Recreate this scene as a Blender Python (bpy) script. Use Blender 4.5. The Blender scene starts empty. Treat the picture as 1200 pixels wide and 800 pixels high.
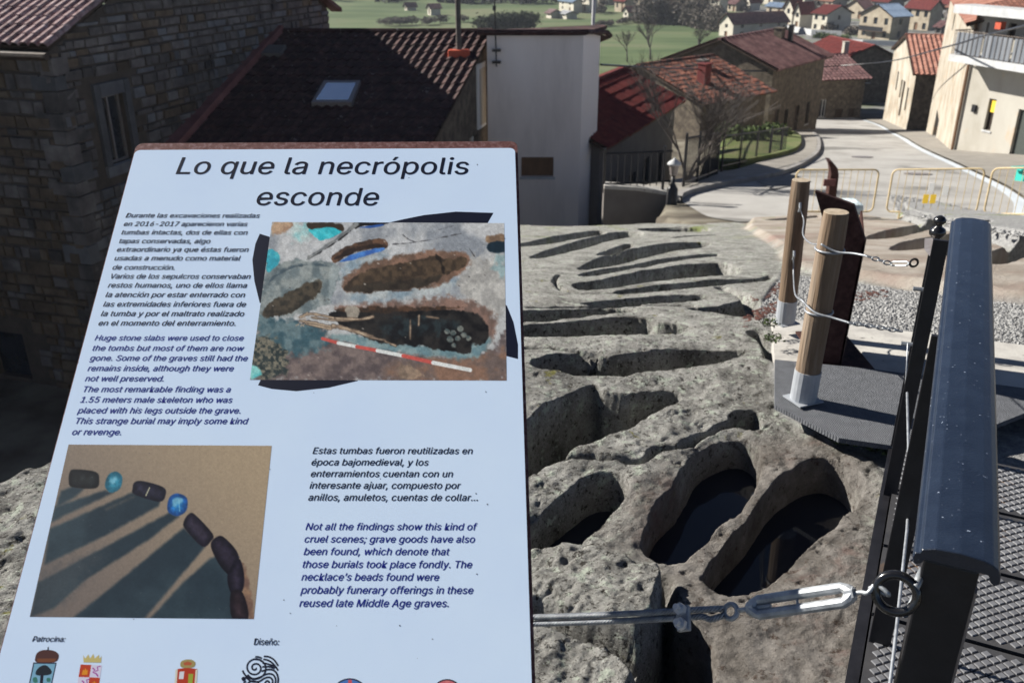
import bpy, bmesh, math, random
import numpy as np
from mathutils import Vector, Matrix
from math import radians as R, sin, cos, pi
random.seed(7); rng = np.random.default_rng(7)
S = bpy.context.scene; COL = S.collection
# ---------------------------------------------------------------- camera, sky, sun, exposure
F = 1060.0; TH = R(24.0); ST, CT = sin(TH), cos(TH); CH = 1.65
cam_d = bpy.data.cameras.new('camera'); cam = bpy.data.objects.new('camera', cam_d); COL.objects.link(cam)
cam.location = (0, 0, CH); cam.rotation_euler = (R(90) - TH, 0, 0)
cam_d.sensor_width = 36; cam_d.lens = F / 1200 * 36; cam_d.clip_start = 0.05; cam_d.clip_end = 6000
cam_d.dof.use_dof = True; cam_d.dof.focus_distance = 1.85; cam_d.dof.aperture_fstop = 7.6
S.camera = cam
SUN = Vector((-0.86, 0.44, 0.60)).normalized()
world = bpy.data.worlds.new('World'); S.world = world; world.use_nodes = True
wn = world.node_tree
sky = wn.nodes.new('ShaderNodeTexSky'); sky.sky_type = 'NISHITA'; sky.sun_disc = False
sky.sun_elevation = math.asin(SUN.z); sky.sun_rotation = math.atan2(SUN.x, SUN.y)
sky.altitude = 1100; sky.air_density = 0.42; sky.dust_density = 0.2
wn.links.new(sky.outputs[0], wn.nodes['Background'].inputs[0]); wn.nodes['Background'].inputs[1].default_value = 0.05
sl = bpy.data.lights.new('sun', 'SUN'); sl.energy = 5.0; sl.angle = R(0.53); sl.color = (1.0, 0.95, 0.86)
so = bpy.data.objects.new('sun', sl); COL.objects.link(so); so.rotation_euler = (-SUN).to_track_quat('-Z', 'Y').to_euler(); so.location = (-30, 15, 30)
S.view_settings.view_transform = 'Standard'; S.view_settings.look = 'None'; S.view_settings.exposure = 1.05; S.view_settings.gamma = 1
# ---------------------------------------------------------------- helpers
def ray(px, py):
    """direction with y = 1 of the line of sight through a photo pixel"""
    a = (px - 600) / F; b = (400 - py) / F
    yd = CT + b * ST
    return a / yd, (b * CT - ST) / yd
def W(px, py, y):
    a, c = ray(px, py); return Vector((a * y, y, CH + c * y))
def onz(px, py, z):
    a, c = ray(px, py); y = (z - CH) / c; return Vector((a * y, y, z))
_Y = [-5, 3.3, 4, 5.5, 8, 11.5, 18, 30, 50, 66, 85, 110, 150, 200, 350, 450, 700, 1200, 2500]
_Z = [-.05, -.05, -.1, -.42, -1.05, -1.93, -3.59, -5.46, -8.5, -11.15, -13.65, -14.6, -15.9, -17.9, -18.8, -19, -15, 0, 25]
_ty = np.arange(-5, 2500, .1); _tz = np.interp(_ty, _Y, _Z)
_k = np.exp(-.5 * (np.arange(-15, 16) / 5.) ** 2); _k /= _k.sum()
_ts = np.convolve(np.pad(_tz, 15, mode='edge'), _k, 'valid')
def zb(y): return np.interp(y, _ty, _ts)
def ong(px, py):
    """point of the sloping ground seen through a photo pixel"""
    a, c = ray(px, py)
    g = CH + c * _ty[60:] - _ts[60:]
    i = int(np.argmax(g < 0)); y = float(_ty[60 + i]); 
    y0 = y - .1; g0, g1 = CH + c * y0 - zb(y0), CH + c * y - zb(y)
    y = y0 + .1 * g0 / (g0 - g1) if g0 != g1 else y
    return Vector((a * y, y, float(zb(y))))
def smooth(t): t = np.clip(t, 0, 1); return t * t * (3 - 2 * t)
def tag(o, label=None, cat=None, group=None, kind=None):
    if label: o['label'] = label
    if cat: o['category'] = cat
    if group: o['group'] = group
    if kind: o['kind'] = kind
    return o
def empty(name, loc, rz=0, label=None, cat=None, group=None):
    o = bpy.data.objects.new(name, None); COL.objects.link(o); o.location = loc; o.rotation_euler = (0, 0, rz)
    o.empty_display_size = .1
    return tag(o, label, cat, group)
class MB:
    def __init__(s): s.v = []; s.f = []; s.m = []
    def add(s, vs, fs, mi=0):
        n = len(s.v); s.v += [tuple(v) for v in vs]; s.f += [tuple(i + n for i in f) for f in fs]; s.m += [mi] * len(fs); return s
    def box(s, c, d, rot=None, mi=0, taper=1.0):
        vs = []
        for z in (-.5, .5):
            t = taper if z > 0 else 1
            for x, y in ((-.5, -.5), (.5, -.5), (.5, .5), (-.5, .5)):
                v = Vector((x * d[0] * t, y * d[1] * t, z * d[2]))
                if rot is not None: v = rot @ v
                vs.append(v + Vector(c))
        return s.add(vs, [(3, 2, 1, 0), (4, 5, 6, 7), (0, 1, 5, 4), (1, 2, 6, 5), (2, 3, 7, 6), (3, 0, 4, 7)], mi)
    def span(s, a, b, mi=0):
        return s.box([(a[i] + b[i]) / 2 for i in range(3)], [abs(b[i] - a[i]) for i in range(3)], mi=mi)
    def tube(s, pts, r, seg=8, mi=0, cap=True, flat=1.0):
        pts = [Vector(p) for p in pts]; n = len(pts); rs = r if isinstance(r, (list, tuple)) else [r] * n
        vs = []; up = None
        for i, p in enumerate(pts):
            t = (pts[min(i + 1, n - 1)] - pts[max(i - 1, 0)])
            t = t.normalized() if t.length > 1e-9 else Vector((0, 0, 1))
            if up is None:
                up = Vector((0, 0, 1)) if abs(t.z) < .9 else Vector((0, 1, 0))
            e1 = t.cross(up).normalized(); e2 = e1.cross(t).normalized(); up = e2
            for k in range(seg):
                a = 2 * pi * k / seg; vs.append(p + e1 * cos(a) * rs[i] + e2 * sin(a) * rs[i] * flat)
        fs = [(i * seg + k, i * seg + (k + 1) % seg, (i + 1) * seg + (k + 1) % seg, (i + 1) * seg + k) for i in range(n - 1) for k in range(seg)]
        if cap: fs += [tuple(reversed(range(seg))), tuple((n - 1) * seg + k for k in range(seg))]
        return s.add(vs, fs, mi)
    def lathe(s, prof, seg=16, c=(0, 0, 0), mi=0):
        vs = [(c[0] + r * cos(2 * pi * k / seg), c[1] + r * sin(2 * pi * k / seg), c[2] + z) for r, z in prof for k in range(seg)]
        n = len(prof); fs = [(i * seg + k, i * seg + (k + 1) % seg, (i + 1) * seg + (k + 1) % seg, (i + 1) * seg + k) for i in range(n - 1) for k in range(seg)]
        fs += [tuple(reversed(range(seg))), tuple((n - 1) * seg + k for k in range(seg))]
        return s.add(vs, fs, mi)
    def prism(s, poly, ex, mi=0):
        """poly: 3-D points of a planar outline, ex: extrusion vector"""
        n = len(poly); ex = Vector(ex); p = [Vector(q) for q in poly]
        return s.add(p + [q + ex for q in p], [tuple(reversed(range(n))), tuple(range(n, 2 * n))] + [(i, (i + 1) % n, n + (i + 1) % n, n + i) for i in range(n)], mi)
    def mesh(s, name, mats, sm=False):
        me = bpy.data.meshes.new(name); me.from_pydata(s.v, [], s.f); 
        if not isinstance(mats, (list, tuple)): mats = [mats]
        for m in mats: me.materials.append(m)
        if len(mats) > 1: me.polygons.foreach_set('material_index', s.m)
        if sm: me.polygons.foreach_set('use_smooth', [True] * len(s.f))
        me.update(); return me
    def build(s, name, mats, parent=None, sm=False, fix=False, bevel=0, bseg=2):
        me = s.mesh(name, mats, sm)
        if fix or bevel:
            bm = bmesh.new(); bm.from_mesh(me); bmesh.ops.recalc_face_normals(bm, faces=bm.faces)
            if bevel: bmesh.ops.bevel(bm, geom=bm.edges[:], offset=bevel, segments=bseg, affect='EDGES', profile=.6, clamp_overlap=True)
            bm.to_mesh(me); bm.free()
        o = bpy.data.objects.new(name, me); COL.objects.link(o)
        if parent: o.parent = parent
        return o
def inst(name, me, parent, loc=(0, 0, 0), rot=(0, 0, 0), sc=(1, 1, 1)):
    o = bpy.data.objects.new(name, me); COL.objects.link(o); o.parent = parent
    o.location = loc; o.rotation_euler = rot; o.scale = sc; return o
# ---------------------------------------------------------------- materials
def mat(name, cols, scale=3.0, rough=.85, bump=.25, bscale=None, metal=0, rand=0.0, spec=.3, detail=6, stretch=None, fleck=None, dist=.02, coat=0, pos=(.3, .7)):
    m = bpy.data.materials.new(name); m.use_nodes = True; t = m.node_tree; N = t.nodes; L = t.links; b = N['Principled BSDF']
    b.inputs['Roughness'].default_value = rough; b.inputs['Metallic'].default_value = metal; b.inputs['Specular IOR Level'].default_value = spec
    if coat: b.inputs['Coat Weight'].default_value = coat; b.inputs['Coat Roughness'].default_value = .15
    g = N.new('ShaderNodeNewGeometry'); src = g.outputs['Position']
    if stretch:
        mp = N.new('ShaderNodeMapping'); mp.inputs['Scale'].default_value = stretch; L.new(src, mp.inputs[0]); src = mp.outputs[0]
    n = N.new('ShaderNodeTexNoise'); n.inputs['Scale'].default_value = scale; n.inputs['Detail'].default_value = detail; n.inputs['Roughness'].default_value = .62; L.new(src, n.inputs['Vector'])
    r = N.new('ShaderNodeValToRGB'); L.new(n.outputs[0], r.inputs[0]); e = r.color_ramp.elements
    k = len(cols)
    e[0].position = pos[0]; e[0].color = (*cols[0], 1); e[1].position = pos[1]; e[1].color = (*cols[-1], 1)
    for i in range(1, k - 1):
        q = e.new(pos[0] + (pos[1] - pos[0]) * i / (k - 1)); q.color = (*cols[i], 1)
    out = r.outputs[0]
    if fleck:
        n2 = N.new('ShaderNodeTexNoise'); n2.inputs['Scale'].default_value = fleck[1]; n2.inputs['Detail'].default_value = 4; L.new(src, n2.inputs['Vector'])
        r2 = N.new('ShaderNodeValToRGB'); r2.color_ramp.elements[0].position = fleck[2]; r2.color_ramp.elements[1].position = min(.99, fleck[2] + .06); L.new(n2.outputs[0], r2.inputs[0])
        mx = N.new('ShaderNodeMixRGB'); mx.inputs[2].default_value = (*fleck[0], 1); L.new(r2.outputs[0], mx.inputs[0]); L.new(out, mx.inputs[1]); out = mx.outputs[0]
    if rand:
        oi = N.new('ShaderNodeObjectInfo'); mr = N.new('ShaderNodeMapRange'); mr.inputs[3].default_value = 1 - rand; mr.inputs[4].default_value = 1 + rand
        L.new(oi.outputs['Random'], mr.inputs[0]); hs = N.new('ShaderNodeHueSaturation'); L.new(mr.outputs[0], hs.inputs['Value']); L.new(out, hs.inputs['Color']); out = hs.outputs[0]
    L.new(out, b.inputs['Base Color'])
    if bump:
        n3 = N.new('ShaderNodeTexNoise'); n3.inputs['Scale'].default_value = bscale or scale * 6; n3.inputs['Detail'].default_value = 5; L.new(src, n3.inputs['Vector'])
        bp = N.new('ShaderNodeBump'); bp.inputs['Strength'].default_value = bump; bp.inputs['Distance'].default_value = dist; L.new(n3.outputs[0], bp.inputs['Height']); L.new(bp.outputs[0], b.inputs['Normal'])
    return m
def flat(name, c, rough=.5, metal=0, spec=.4):
    return mat(name, [tuple(x * .93 for x in c), c], 40, rough, .05, metal=metal, spec=spec)
M = {}
M['stone'] = mat('sandstone_blocks', [(.045, .041, .041), (.098, .087, .082), (.16, .145, .135)], 1.7, .9, .5, 22, rand=.35, dist=.03)
M['stone_warm'] = mat('ochre_sandstone', [(.055, .042, .032), (.10, .074, .052), (.14, .11, .08)], 2.2, .9, .5, 22, rand=.3, dist=.03)
M['stone_grey'] = mat('grey_sandstone', [(.08, .08, .086), (.15, .15, .155)], 2.5, .9, .5, 22, rand=.3, dist=.03)
M['mortar'] = mat('old_mortar', [(.055, .045, .038), (.10, .08, .065)], 3, .95, .6, 25)
M['ashlar'] = mat('masonry_far', [(.06, .05, .04), (.115, .095, .075), (.19, .16, .12)], 3.2, .92, .6, 9, fleck=((.09, .075, .06), 4.0, .58), dist=.04)
M['plaster'] = mat('cream_plaster', [(.68, .61, .56), (.82, .74, .685), (.86, .78, .725)], .9, .9, .25, 12, stretch=(1, 1, .22), fleck=((.62, .54, .48), 1.6, .66))
M['plaster_light'] = mat('pale_plaster', [(.86, .79, .74), (.88, .82, .77)], .5, .9, .15, 40)
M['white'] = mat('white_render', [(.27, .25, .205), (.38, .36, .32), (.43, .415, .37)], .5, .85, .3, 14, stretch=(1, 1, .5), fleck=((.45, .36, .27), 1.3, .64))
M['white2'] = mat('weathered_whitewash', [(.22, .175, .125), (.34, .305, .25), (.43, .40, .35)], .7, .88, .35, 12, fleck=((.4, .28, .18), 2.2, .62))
M['ochre'] = mat('ochre_render', [(.34, .29, .22), (.5, .44, .34), (.58, .52, .42)], .6, .9, .3, 8)
M['grey_render'] = mat('grey_render', [(.1, .09, .085), (.18, .165, .155)], .6, .9, .3, 8)
M['slab'] = mat('white_concrete_slab', [(.38, .39, .4), (.52, .53, .54)], 3, .8, .3, 20)
M['tile_dark'] = mat('dark_roof_tile', [(.022, .012, .013), (.05, .024, .023), (.10, .05, .046)], 3.5, .85, .3, 30, fleck=((.17, .14, .135), 6, .66))
M['tile_red'] = mat('red_roof_tile', [(.085, .014, .014), (.14, .024, .022), (.2, .042, .036)], 2.5, .8, .3, 30)
M['tile_moss'] = mat('mossy_orange_tile', [(.03, .026, .026), (.07, .045, .04), (.17, .055, .036), (.28, .13, .09)], 2.6, .9, .4, 25, detail=8, pos=(.36, .64))
M['tile_brown'] = mat('brown_roof_tile', [(.07, .035, .037), (.13, .065, .066), (.2, .115, .11)], 1.5, .88, .3, 20)
M['tile_orange'] = mat('weathered_orange_tile', [(.2, .09, .07), (.32, .15, .11), (.38, .21, .165)], 1.2, .88, .3, 20)
M['tile_pink'] = mat('lichened_roof_tile', [(.12, .07, .075), (.26, .17, .17), (.42, .34, .34)], 6, .9, .4, 30, rand=.2)
M['blue_roof'] = mat('blue_grey_sheet_roof', [(.16, .22, .32), (.26, .34, .45)], 1, .6, .1)
M['glass'] = mat('dark_window_glass', [(.012, .015, .02), (.03, .035, .045)], 2, .08, 0, spec=.6)
M['skyglass'] = mat('skylight_glass', [(.80, .85, .9), (.86, .9, .94)], 2, .06, 0, metal=1.0)
M['dark_wood'] = mat('dark_stained_wood', [(.03, .02, .015), (.07, .045, .03)], 6, .6, .3, stretch=(1, 1, .2))
M['brown_wood'] = mat('brown_door_wood', [(.1, .055, .03), (.2, .11, .06)], 6, .6, .3, stretch=(1, 1, .2))
M['frame_white'] = flat('white_window_frame', (.7, .7, .68))
M['shutter_green'] = flat('grey_green_door_paint', (.05, .06, .055), .6)
M['yellow'] = flat('yellow_blind', (.75, .5, .04), .7)
M['black_metal'] = mat('black_metal_paint', [(.008, .008, .01), (.018, .018, .022)], 14, .42, .25, 120, spec=.4, dist=.002)
M['rail_top'] = mat('worn_black_handrail_paint', [(.007, .012, .025), (.014, .022, .040)], 18, .34, .4, 260, spec=.6, fleck=((.28, .33, .42), 120, .69), dist=.0015)
M['ring_metal'] = mat('glossy_black_enamel', [(.006, .006, .007), (.012, .012, .014)], 30, .2, .1, 90, spec=.6, dist=.001)
M['bare_steel'] = mat('bare_steel_bar', [(.22, .19, .18), (.34, .31, .3)], 30, .45, .2, 150, metal=.5, dist=.001)
M['galv'] = mat('galvanised_steel', [(.2, .215, .235), (.34, .36, .38), (.46, .48, .5)], 45, .55, .3, 300, metal=.6, spec=.5, dist=.0012)
M['zinc_sleeve'] = mat('zinc_post_sleeve', [(.30, .32, .35), (.40, .42, .45)], 12, .55, .2, 80, metal=.25, dist=.002)
M['cable'] = mat('steel_wire_rope', [(.2, .215, .24), (.4, .42, .45)], 60, .5, .1, 300, metal=.5, dist=.001)
M['corten'] = mat('weathering_steel', [(.028, .012, .010), (.055, .024, .02), (.085, .042, .035)], 30, .8, .5, 200, spec=.2, dist=.0015)
M['corten_edge'] = mat('weathering_steel_speckled', [(.07, .024, .022), (.14, .055, .05), (.24, .15, .15)], 120, .75, .5, 300, spec=.25, dist=.001)
M['post_wood'] = mat('weathered_pine_post', [(.075, .05, .032), (.18, .125, .082), (.27, .215, .165)], 16, .85, 1.0, 60, stretch=(1, 1, .07), fleck=((.09, .06, .04), 20, .63), dist=.006)
M['post_grain'] = mat('sawn_post_top', [(.3, .24, .17), (.42, .35, .27)], 30, .9, .3, 90)
M['yellow_steel'] = mat('cream_yellow_barrier_paint', [(.5, .38, .2), (.62, .5, .3)], 9, .55, .1)
M['turq'] = flat('turquoise_paint', (.02, .38, .33), .5)
M['orange_plastic'] = mat('orange_red_flashing', [(.4, .06, .03), (.5, .1, .05)], 5, .6, .1)
M['bark'] = mat('grey_bark', [(.07, .058, .052), (.14, .125, .115)], 8, .9, .4, 60)
M['bark_dark'] = mat('dark_twigs', [(.05, .04, .037), (.1, .085, .08)], 8, .9, .2, 60)
M['hedge'] = mat('bare_hedge', [(.09, .08, .07), (.17, .15, .13)], .8, .95, 0)
M['leaf_dark'] = mat('dark_evergreen', [(.018, .028, .016), (.045, .06, .03)], .9, .9, 0)
M['leaf_green'] = mat('shrub_green', [(.03, .05, .018), (.09, .12, .04)], 2.5, .9, 0)
M['forest'] = mat('oak_wood_far', [(.028, .034, .03), (.05, .058, .05)], .03, .95, 0)
M['pink_wall'] = mat('red_oxide_flashing', [(.15, .06, .055), (.25, .11, .1)], 2, .85, .3, 20)
# ---------------------------------------------------------------- noise and polygons
def vnoise(x, y, seed=0):
    xi = np.floor(x).astype(np.int64); yi = np.floor(y).astype(np.int64); fx = x - xi; fy = y - yi
    def h(a, b):
        n = (a * 374761393 + b * 668265263 + seed * 974711) & 0x7fffffff
        n = ((n ^ (n >> 13)) * 1274126177) & 0x7fffffff
        return ((n ^ (n >> 16)) & 0xffff) / 65535.0
    u = fx * fx * fx * (fx * (fx * 6 - 15) + 10); v = fy * fy * fy * (fy * (fy * 6 - 15) + 10)
    return (h(xi, yi) * (1 - u) + h(xi + 1, yi) * u) * (1 - v) + (h(xi, yi + 1) * (1 - u) + h(xi + 1, yi + 1) * u) * v - .5
def fbm(x, y, sc, octv=4, seed=0, gain=.5):
    a = 1.0; s = 0
    for o in range(octv):
        s = s + a * vnoise(x * sc + 13.7 * o, y * sc - 7.1 * o, seed + o); sc *= 2.03; a *= gain
    return s
def spline(P, n=4, closed=True):
    P = [np.array(p, float) for p in P]; k = len(P); out = []
    for i in range(k if closed else k - 1):
        if closed: a, b, c, d = P[i - 1], P[i], P[(i + 1) % k], P[(i + 2) % k]
        else: a, b, c, d = P[max(i - 1, 0)], P[i], P[i + 1], P[min(i + 2, k - 1)]
        for j in range(n):
            t = j / n; out.append(.5 * (2 * b + (c - a) * t + (2 * a - 5 * b + 4 * c - d) * t * t + (3 * b - a - 3 * c + d) * t ** 3))
    if not closed: out.append(P[-1])
    return np.array(out)
def sdf(X, Y, P, closed=True):
    """signed distance (negative inside)"""
    d2 = np.full(X.shape, 1e9); ins = np.zeros(X.shape, bool); n = len(P)
    for i in range(n if closed else n - 1):
        ax, ay = P[i]; bx, by = P[(i + 1) % n]; ex, ey = bx - ax, by - ay; L = ex * ex + ey * ey + 1e-12
        t = np.clip(((X - ax) * ex + (Y - ay) * ey) / L, 0, 1)
        d2 = np.minimum(d2, (X - ax - t * ex) ** 2 + (Y - ay - t * ey) ** 2)
        if closed: ins ^= ((ay > Y) != (by > Y)) & (X < ex * (Y - ay) / (ey if abs(ey) > 1e-12 else 1e-12) + ax)
    d = np.sqrt(d2)
    return np.where(ins, -d, d) if closed else d
def z7(L): return [(600 + u / 2.163, 430 + v / 2.163) for u, v in L]
def z6(L): return [(600 + u / 3.334, 240 + v / 3.334) for u, v in L]
def z5(L): return [(680 + u * .4333, 130 + v * .4333) for u, v in L]
def g2(L): return [tuple(ong(*p)[:2]) for p in L]
TOMBS = [  # outline (photo points laid on the slope), depth, water level below rim or None
 (z7([(497,495),(520,455),(560,410),(610,360),(650,300),(690,255),(740,225),(800,212),(850,230),(880,262),(888,285),(870,320),(840,350),(800,395),(740,440),(690,490),(640,530),(590,546),(545,540),(510,515)]), .40, .19),
 (z7([(345,402),(360,365),(385,325),(425,285),(455,240),(480,200),(530,170),(580,160),(615,172),(628,195),(625,235),(605,280),(570,325),(525,360),(480,400),(430,438),(385,442),(355,425)]), .38, .18),
 (z7([(-60,440),(40,390),(90,355),(150,308),(200,275),(250,265),(283,285),(275,315),(235,345),(190,385),(140,425),(90,450),(40,465),(-60,520)]), .36, .17),
 (z7([(-60,190),(40,150),(90,105),(150,70),(205,45),(232,60),(300,66),(350,54),(415,55),(400,80),(350,110),(290,145),(220,175),(140,210),(80,245),(40,265),(-60,310)]), .42, None),
 (z7([(560,112),(600,98),(622,100),(625,130),(585,128)]), .12, None),
 (z6([(-40,158),(30,150),(150,125),(260,105),(340,98),(355,108),(250,128),(150,148),(30,162),(-40,172)]), .35, None),
 (z6([(80,200),(130,180),(220,150),(330,118),(420,102),(510,106),(490,118),(420,130),(350,145),(260,170),(160,195),(95,207)]), .4, None),
 (z6([(340,188),(400,165),(450,150),(470,155),(430,172),(360,191)]), .3, None),
 (z6([(270,240),(330,210),(420,180),(520,158),(640,145),(770,146),(740,162),(640,175),(540,195),(420,222),(320,242),(280,248)]), .45, None),
 (z6([(280,260),(400,240),(550,212),(700,192),(800,187),(790,196),(700,206),(560,226),(420,254),(290,271)]), .25, None),
 (z6([(250,303),(330,290),(430,270),(560,245),(680,228),(800,222),(860,232),(890,250),(870,265),(780,270),(680,280),(560,295),(430,312),(320,320),(265,318)]), .5, None),
 (z6([(420,328),(550,316),(700,300),(820,288),(950,283),(1005,270),(985,292),(830,308),(700,322),(560,334),(430,340)]), .22, None),
 (z6([(280,372),(400,362),(600,350),(740,349),(752,360),(600,367),(400,379)]), .2, None),
 (z6([(-40,420),(40,415),(150,405),(280,393),(400,388),(480,400),(380,414),(250,427),(120,447),(40,454),(-40,460)]), .4, None),
 (z6([(-40,475),(40,470),(150,460),(270,445),(400,430),(520,430),(560,448),(640,453),(692,465),(650,480),(560,492),(430,512),(300,516),(150,512),(40,512),(-40,515)]), .45, None),
 (z6([(92,635),(120,605),(180,592),(290,590),(380,600),(480,585),(600,565),(720,550),(880,548),(905,560),(840,582),(740,602),(640,617),(540,637),(440,662),(300,664),(150,656),(105,648)]), .4, None),
 (z6([(700,388),(800,386),(930,372),(945,410),(935,428),(880,425),(800,410)]), .3, None),
 (z5([(428,291),(500,281),(565,272),(562,279),(480,292)]), .4, None),
 (z5([(500,304),(570,297),(640,291),(635,297),(570,304)]), .4, None),
 (z5([(240,280),(275,270),(312,265),(300,273),(250,285)]), .5, None),
 (z5([(770,358),(800,345),(850,330),(930,316),(985,318),(925,337),(870,352),(800,361)]), .4, None),
 (z5([(840,388),(870,370),(925,358),(1000,346),(1100,338),(1080,352),(1000,372),(925,387),(860,394)]), .4, None),
 (z5([(1100,405),(1150,385),(1200,377),(1260,370),(1300,385),(1200,412),(1140,430),(1108,432)]), .45, None),
 (z5([(740,259),(780,255),(812,257),(790,263),(750,264)]), .3, None),
 (z5([(180,300),(240,295),(330,300),(330,306),(240,303)]), .3, None),
 (z5([(160,318),(240,314),(340,316),(330,324),(200,324)]), .3, None),
]
TW = [(spline(g2(o), 3), d, w) for o, d, w in TOMBS]
CRACKS = [  # open lines cut into the rock: photo points, half width m, depth
 (z7([(40,236),(150,225),(250,232),(330,238),(370,205),(430,190),(490,150),(560,125)]), .012, .05),
 (z7([(190,440),(260,470),(330,495),(390,505)]), .01, .035), (z7([(45,415),(100,420),(180,440)]), .01, .03),
 (z6([(185,270),(168,292),(190,318),(260,333),(420,336)]), .012, .06), (z6([(70,395),(250,385),(500,378),(700,380)]), .02, .06),
 (z6([(640,128),(720,120),(790,118)]), .03, .15), (z6([(470,78),(600,80),(750,85)]), .03, .12), (z6([(40,560),(160,566),(330,585)]), .012, .05),
 (z6([(960,490),(1010,520),(1030,580)]), .03, .12), (z6([(820,320),(900,350),(960,400)]), .03, .1)]
SLAB_A = g2(z7([(-60,480),(40,462),(110,448),(180,456),(262,486),(384,510),(388,560),(378,620),(350,690),(325,722),(290,712),(150,662),(60,622),(-60,600)]))
SLAB_B = g2(z7([(-60,650),(50,636),(150,680),(250,722),(300,760),(325,800),(310,900),(-60,900)]))
PIT = g2(z7([(392,530),(420,590),(455,640),(500,680),(515,760),(510,900),(340,900),(335,760),(372,690),(384,620)]))
PALE = g2([(880,248),(1000,243),(1060,262),(1200,300),(1330,330),(1330,372),(1200,357),(1060,337),(925,317),(905,290),(872,268)])
RIGHT = g2([(898,425),(900,385),(880,368),(915,318),(1060,337),(1330,372),(1400,640),(1040,620),(1036,560),(1012,528),(980,513),(908,480)])
MOUND = g2([(1041,236),(1120,250),(1330,290),(1330,330),(1190,297),(1130,285),(1060,262)])
WARM = g2(z7([(300,300),(480,170),(640,130),(790,140),(900,220),(950,330),(960,500),(1000,900),(350,900),(400,520),(200,430)]))
# ---------------------------------------------------------------- the carved rock, one height sheet
def left_edge(y): return np.interp(y, [-2, 2.55, 2.8, 3.2, 4, 8, 14, 18], [-1.85, -1.8, -1.62, -1.45, -1.35, -.9, -.2, 0])
def build_rock():
    ys = np.concatenate([np.linspace(-1.5, 1.35, 16), 1.4 * (19.0 / 1.4) ** np.linspace(0, 1, 980)])
    ss = np.concatenate([np.linspace(-.55, -.02, 40), np.linspace(0, 1, 660)])
    xl = left_edge(ys) + .06 * fbm(ys, ys * 0, 1.1, 4, 5); xr = np.maximum(.82 * ys + .7, 1.2)
    X = xl[:, None] + ss[None, :] * (xr - xl)[:, None]
    X[:, :40] = xl[:, None] + ss[None, :40] * 4
    Y = np.repeat(ys[:, None], len(ss), 1)
    at = np.clip(1 / (1 + (np.clip(Y - 2.8, 0, None) / 1.6) ** 1.5), .1, 1); at2 = np.maximum(at, .3)
    Z = zb(Y) + .08 * at * fbm(X, Y, .55, 3, 1) + .05 * at * fbm(X, Y, 2.2, 3, 2) + .014 * at2 * fbm(X, Y, 11, 3, 3) + .009 * fbm(X, Y, 30, 3, 4) * at2 - .008 * at * smooth((fbm(X, Y, 19, 3, 6) - .43) / .12)
    ridg = np.abs(fbm(X * .6 + Y * .35, Y * 1.6, 1.2, 3, 9)); Z += .012 * (ridg - .2) * smooth((Y - 3.4) / 2)
    col = np.zeros(X.shape + (4,), np.float32); col[..., 3] = 1
    def box_sel(P, m):
        return (X > P[:, 0].min() - m) & (X < P[:, 0].max() + m) & (Y > P[:, 1].min() - m) & (Y < P[:, 1].max() + m)
    def near(P, m, closed=True):
        P = np.array(P); s = box_sel(P, m); return s, sdf(X[s] + .0, Y[s], P, closed)
    # colour zones
    s, d = near(WARM, .3); w = smooth(-(d + .12 * fbm(X[s], Y[s], 3, 3, 21)) / .18 + .4); col[..., 0][s] = w
    s, d = near(PALE, .6); w = smooth(-(d + .2 * fbm(X[s], Y[s], 1.3, 3, 22)) / .15 + .3); col[..., 1][s] = w; Z[s] += .07 * smooth(-d / .12)
    s, d = near(MOUND, .6); w = smooth(-d / .1); col[..., 2][s] = w; Z[s] += .22 * smooth(-d / .25)
    s, d = near(RIGHT, .4); w = smooth(-d / .05); Z[s] = Z[s] * (1 - w) + w * (zb(Y[s]) - .025); col[..., 2][s] = np.maximum(col[..., 2][s], w)
    # cracks
    for L, hw, dep in CRACKS:
        P = spline(g2(L), 4, False); s, d = near(P, .2, False); d = d + .012 * fbm(X[s], Y[s], 14, 2, 31)
        Z[s] -= dep * smooth(1 - d / (hw * 2))
    # slabs and pit
    s, d = near(PIT, .3); d = d + .02 * fbm(X[s], Y[s], 9, 3, 41); Z[s] -= .5 * smooth(-d / .07 + .25)
    for P, up in ((SLAB_A, .07), (SLAB_B, .05)):
        s, d = near(P, .3); d = d + .018 * fbm(X[s], Y[s], 10, 3, 42)
        Z[s] += up * smooth(-d / .03) - .10 * np.exp(-((d - .018) / .016) ** 2); col[..., 0][s] *= smooth(d / .03)
        Z[s] += .012 * fbm(X[s], Y[s], 30, 3, 43) * (d < 0)
    # tombs
    for i, (P, dep, wat) in enumerate(TW):
        m = .35; s, d = near(P, m); yc = P[:, 1].mean(); k = 1 + .12 * yc
        d = d - .012 + .007 * fbm(X[s], Y[s], 14 / k, 3, 50 + i)
        wall = .014 * k + .008; rim = np.exp(-np.clip(d, 0, None) / (.07 * k)) * (d > 0) + (d <= 0)
        floor = dep + .03 * fbm(X[s], Y[s], 6, 2, 70 + i)
        prof = smooth(-d / wall + .2)
        if wat: prof = prof * .8 + .2 * smooth(-d / (wall * 2.4))
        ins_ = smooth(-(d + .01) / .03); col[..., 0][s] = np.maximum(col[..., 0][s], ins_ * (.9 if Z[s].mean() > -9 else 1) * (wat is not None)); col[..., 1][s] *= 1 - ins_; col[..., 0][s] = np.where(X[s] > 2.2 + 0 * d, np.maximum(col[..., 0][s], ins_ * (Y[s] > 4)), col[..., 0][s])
        Z[s] += -floor * prof - (.022 if wat else .010) * rim * smooth((m - d) / .2)
    # left cliff, far edge
    over = np.clip(left_edge(Y) - X, 0, None); Z -= np.minimum(9, 6 * over)
    yend = np.interp(X, [-2, 1, 3.6, 6.5, 9], [14.2, 14.4, 15.6, 18.6, 19]) + .4 * fbm(X, Y * 0, .8, 3, 80); fo = np.clip(Y - yend, 0, None)
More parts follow.
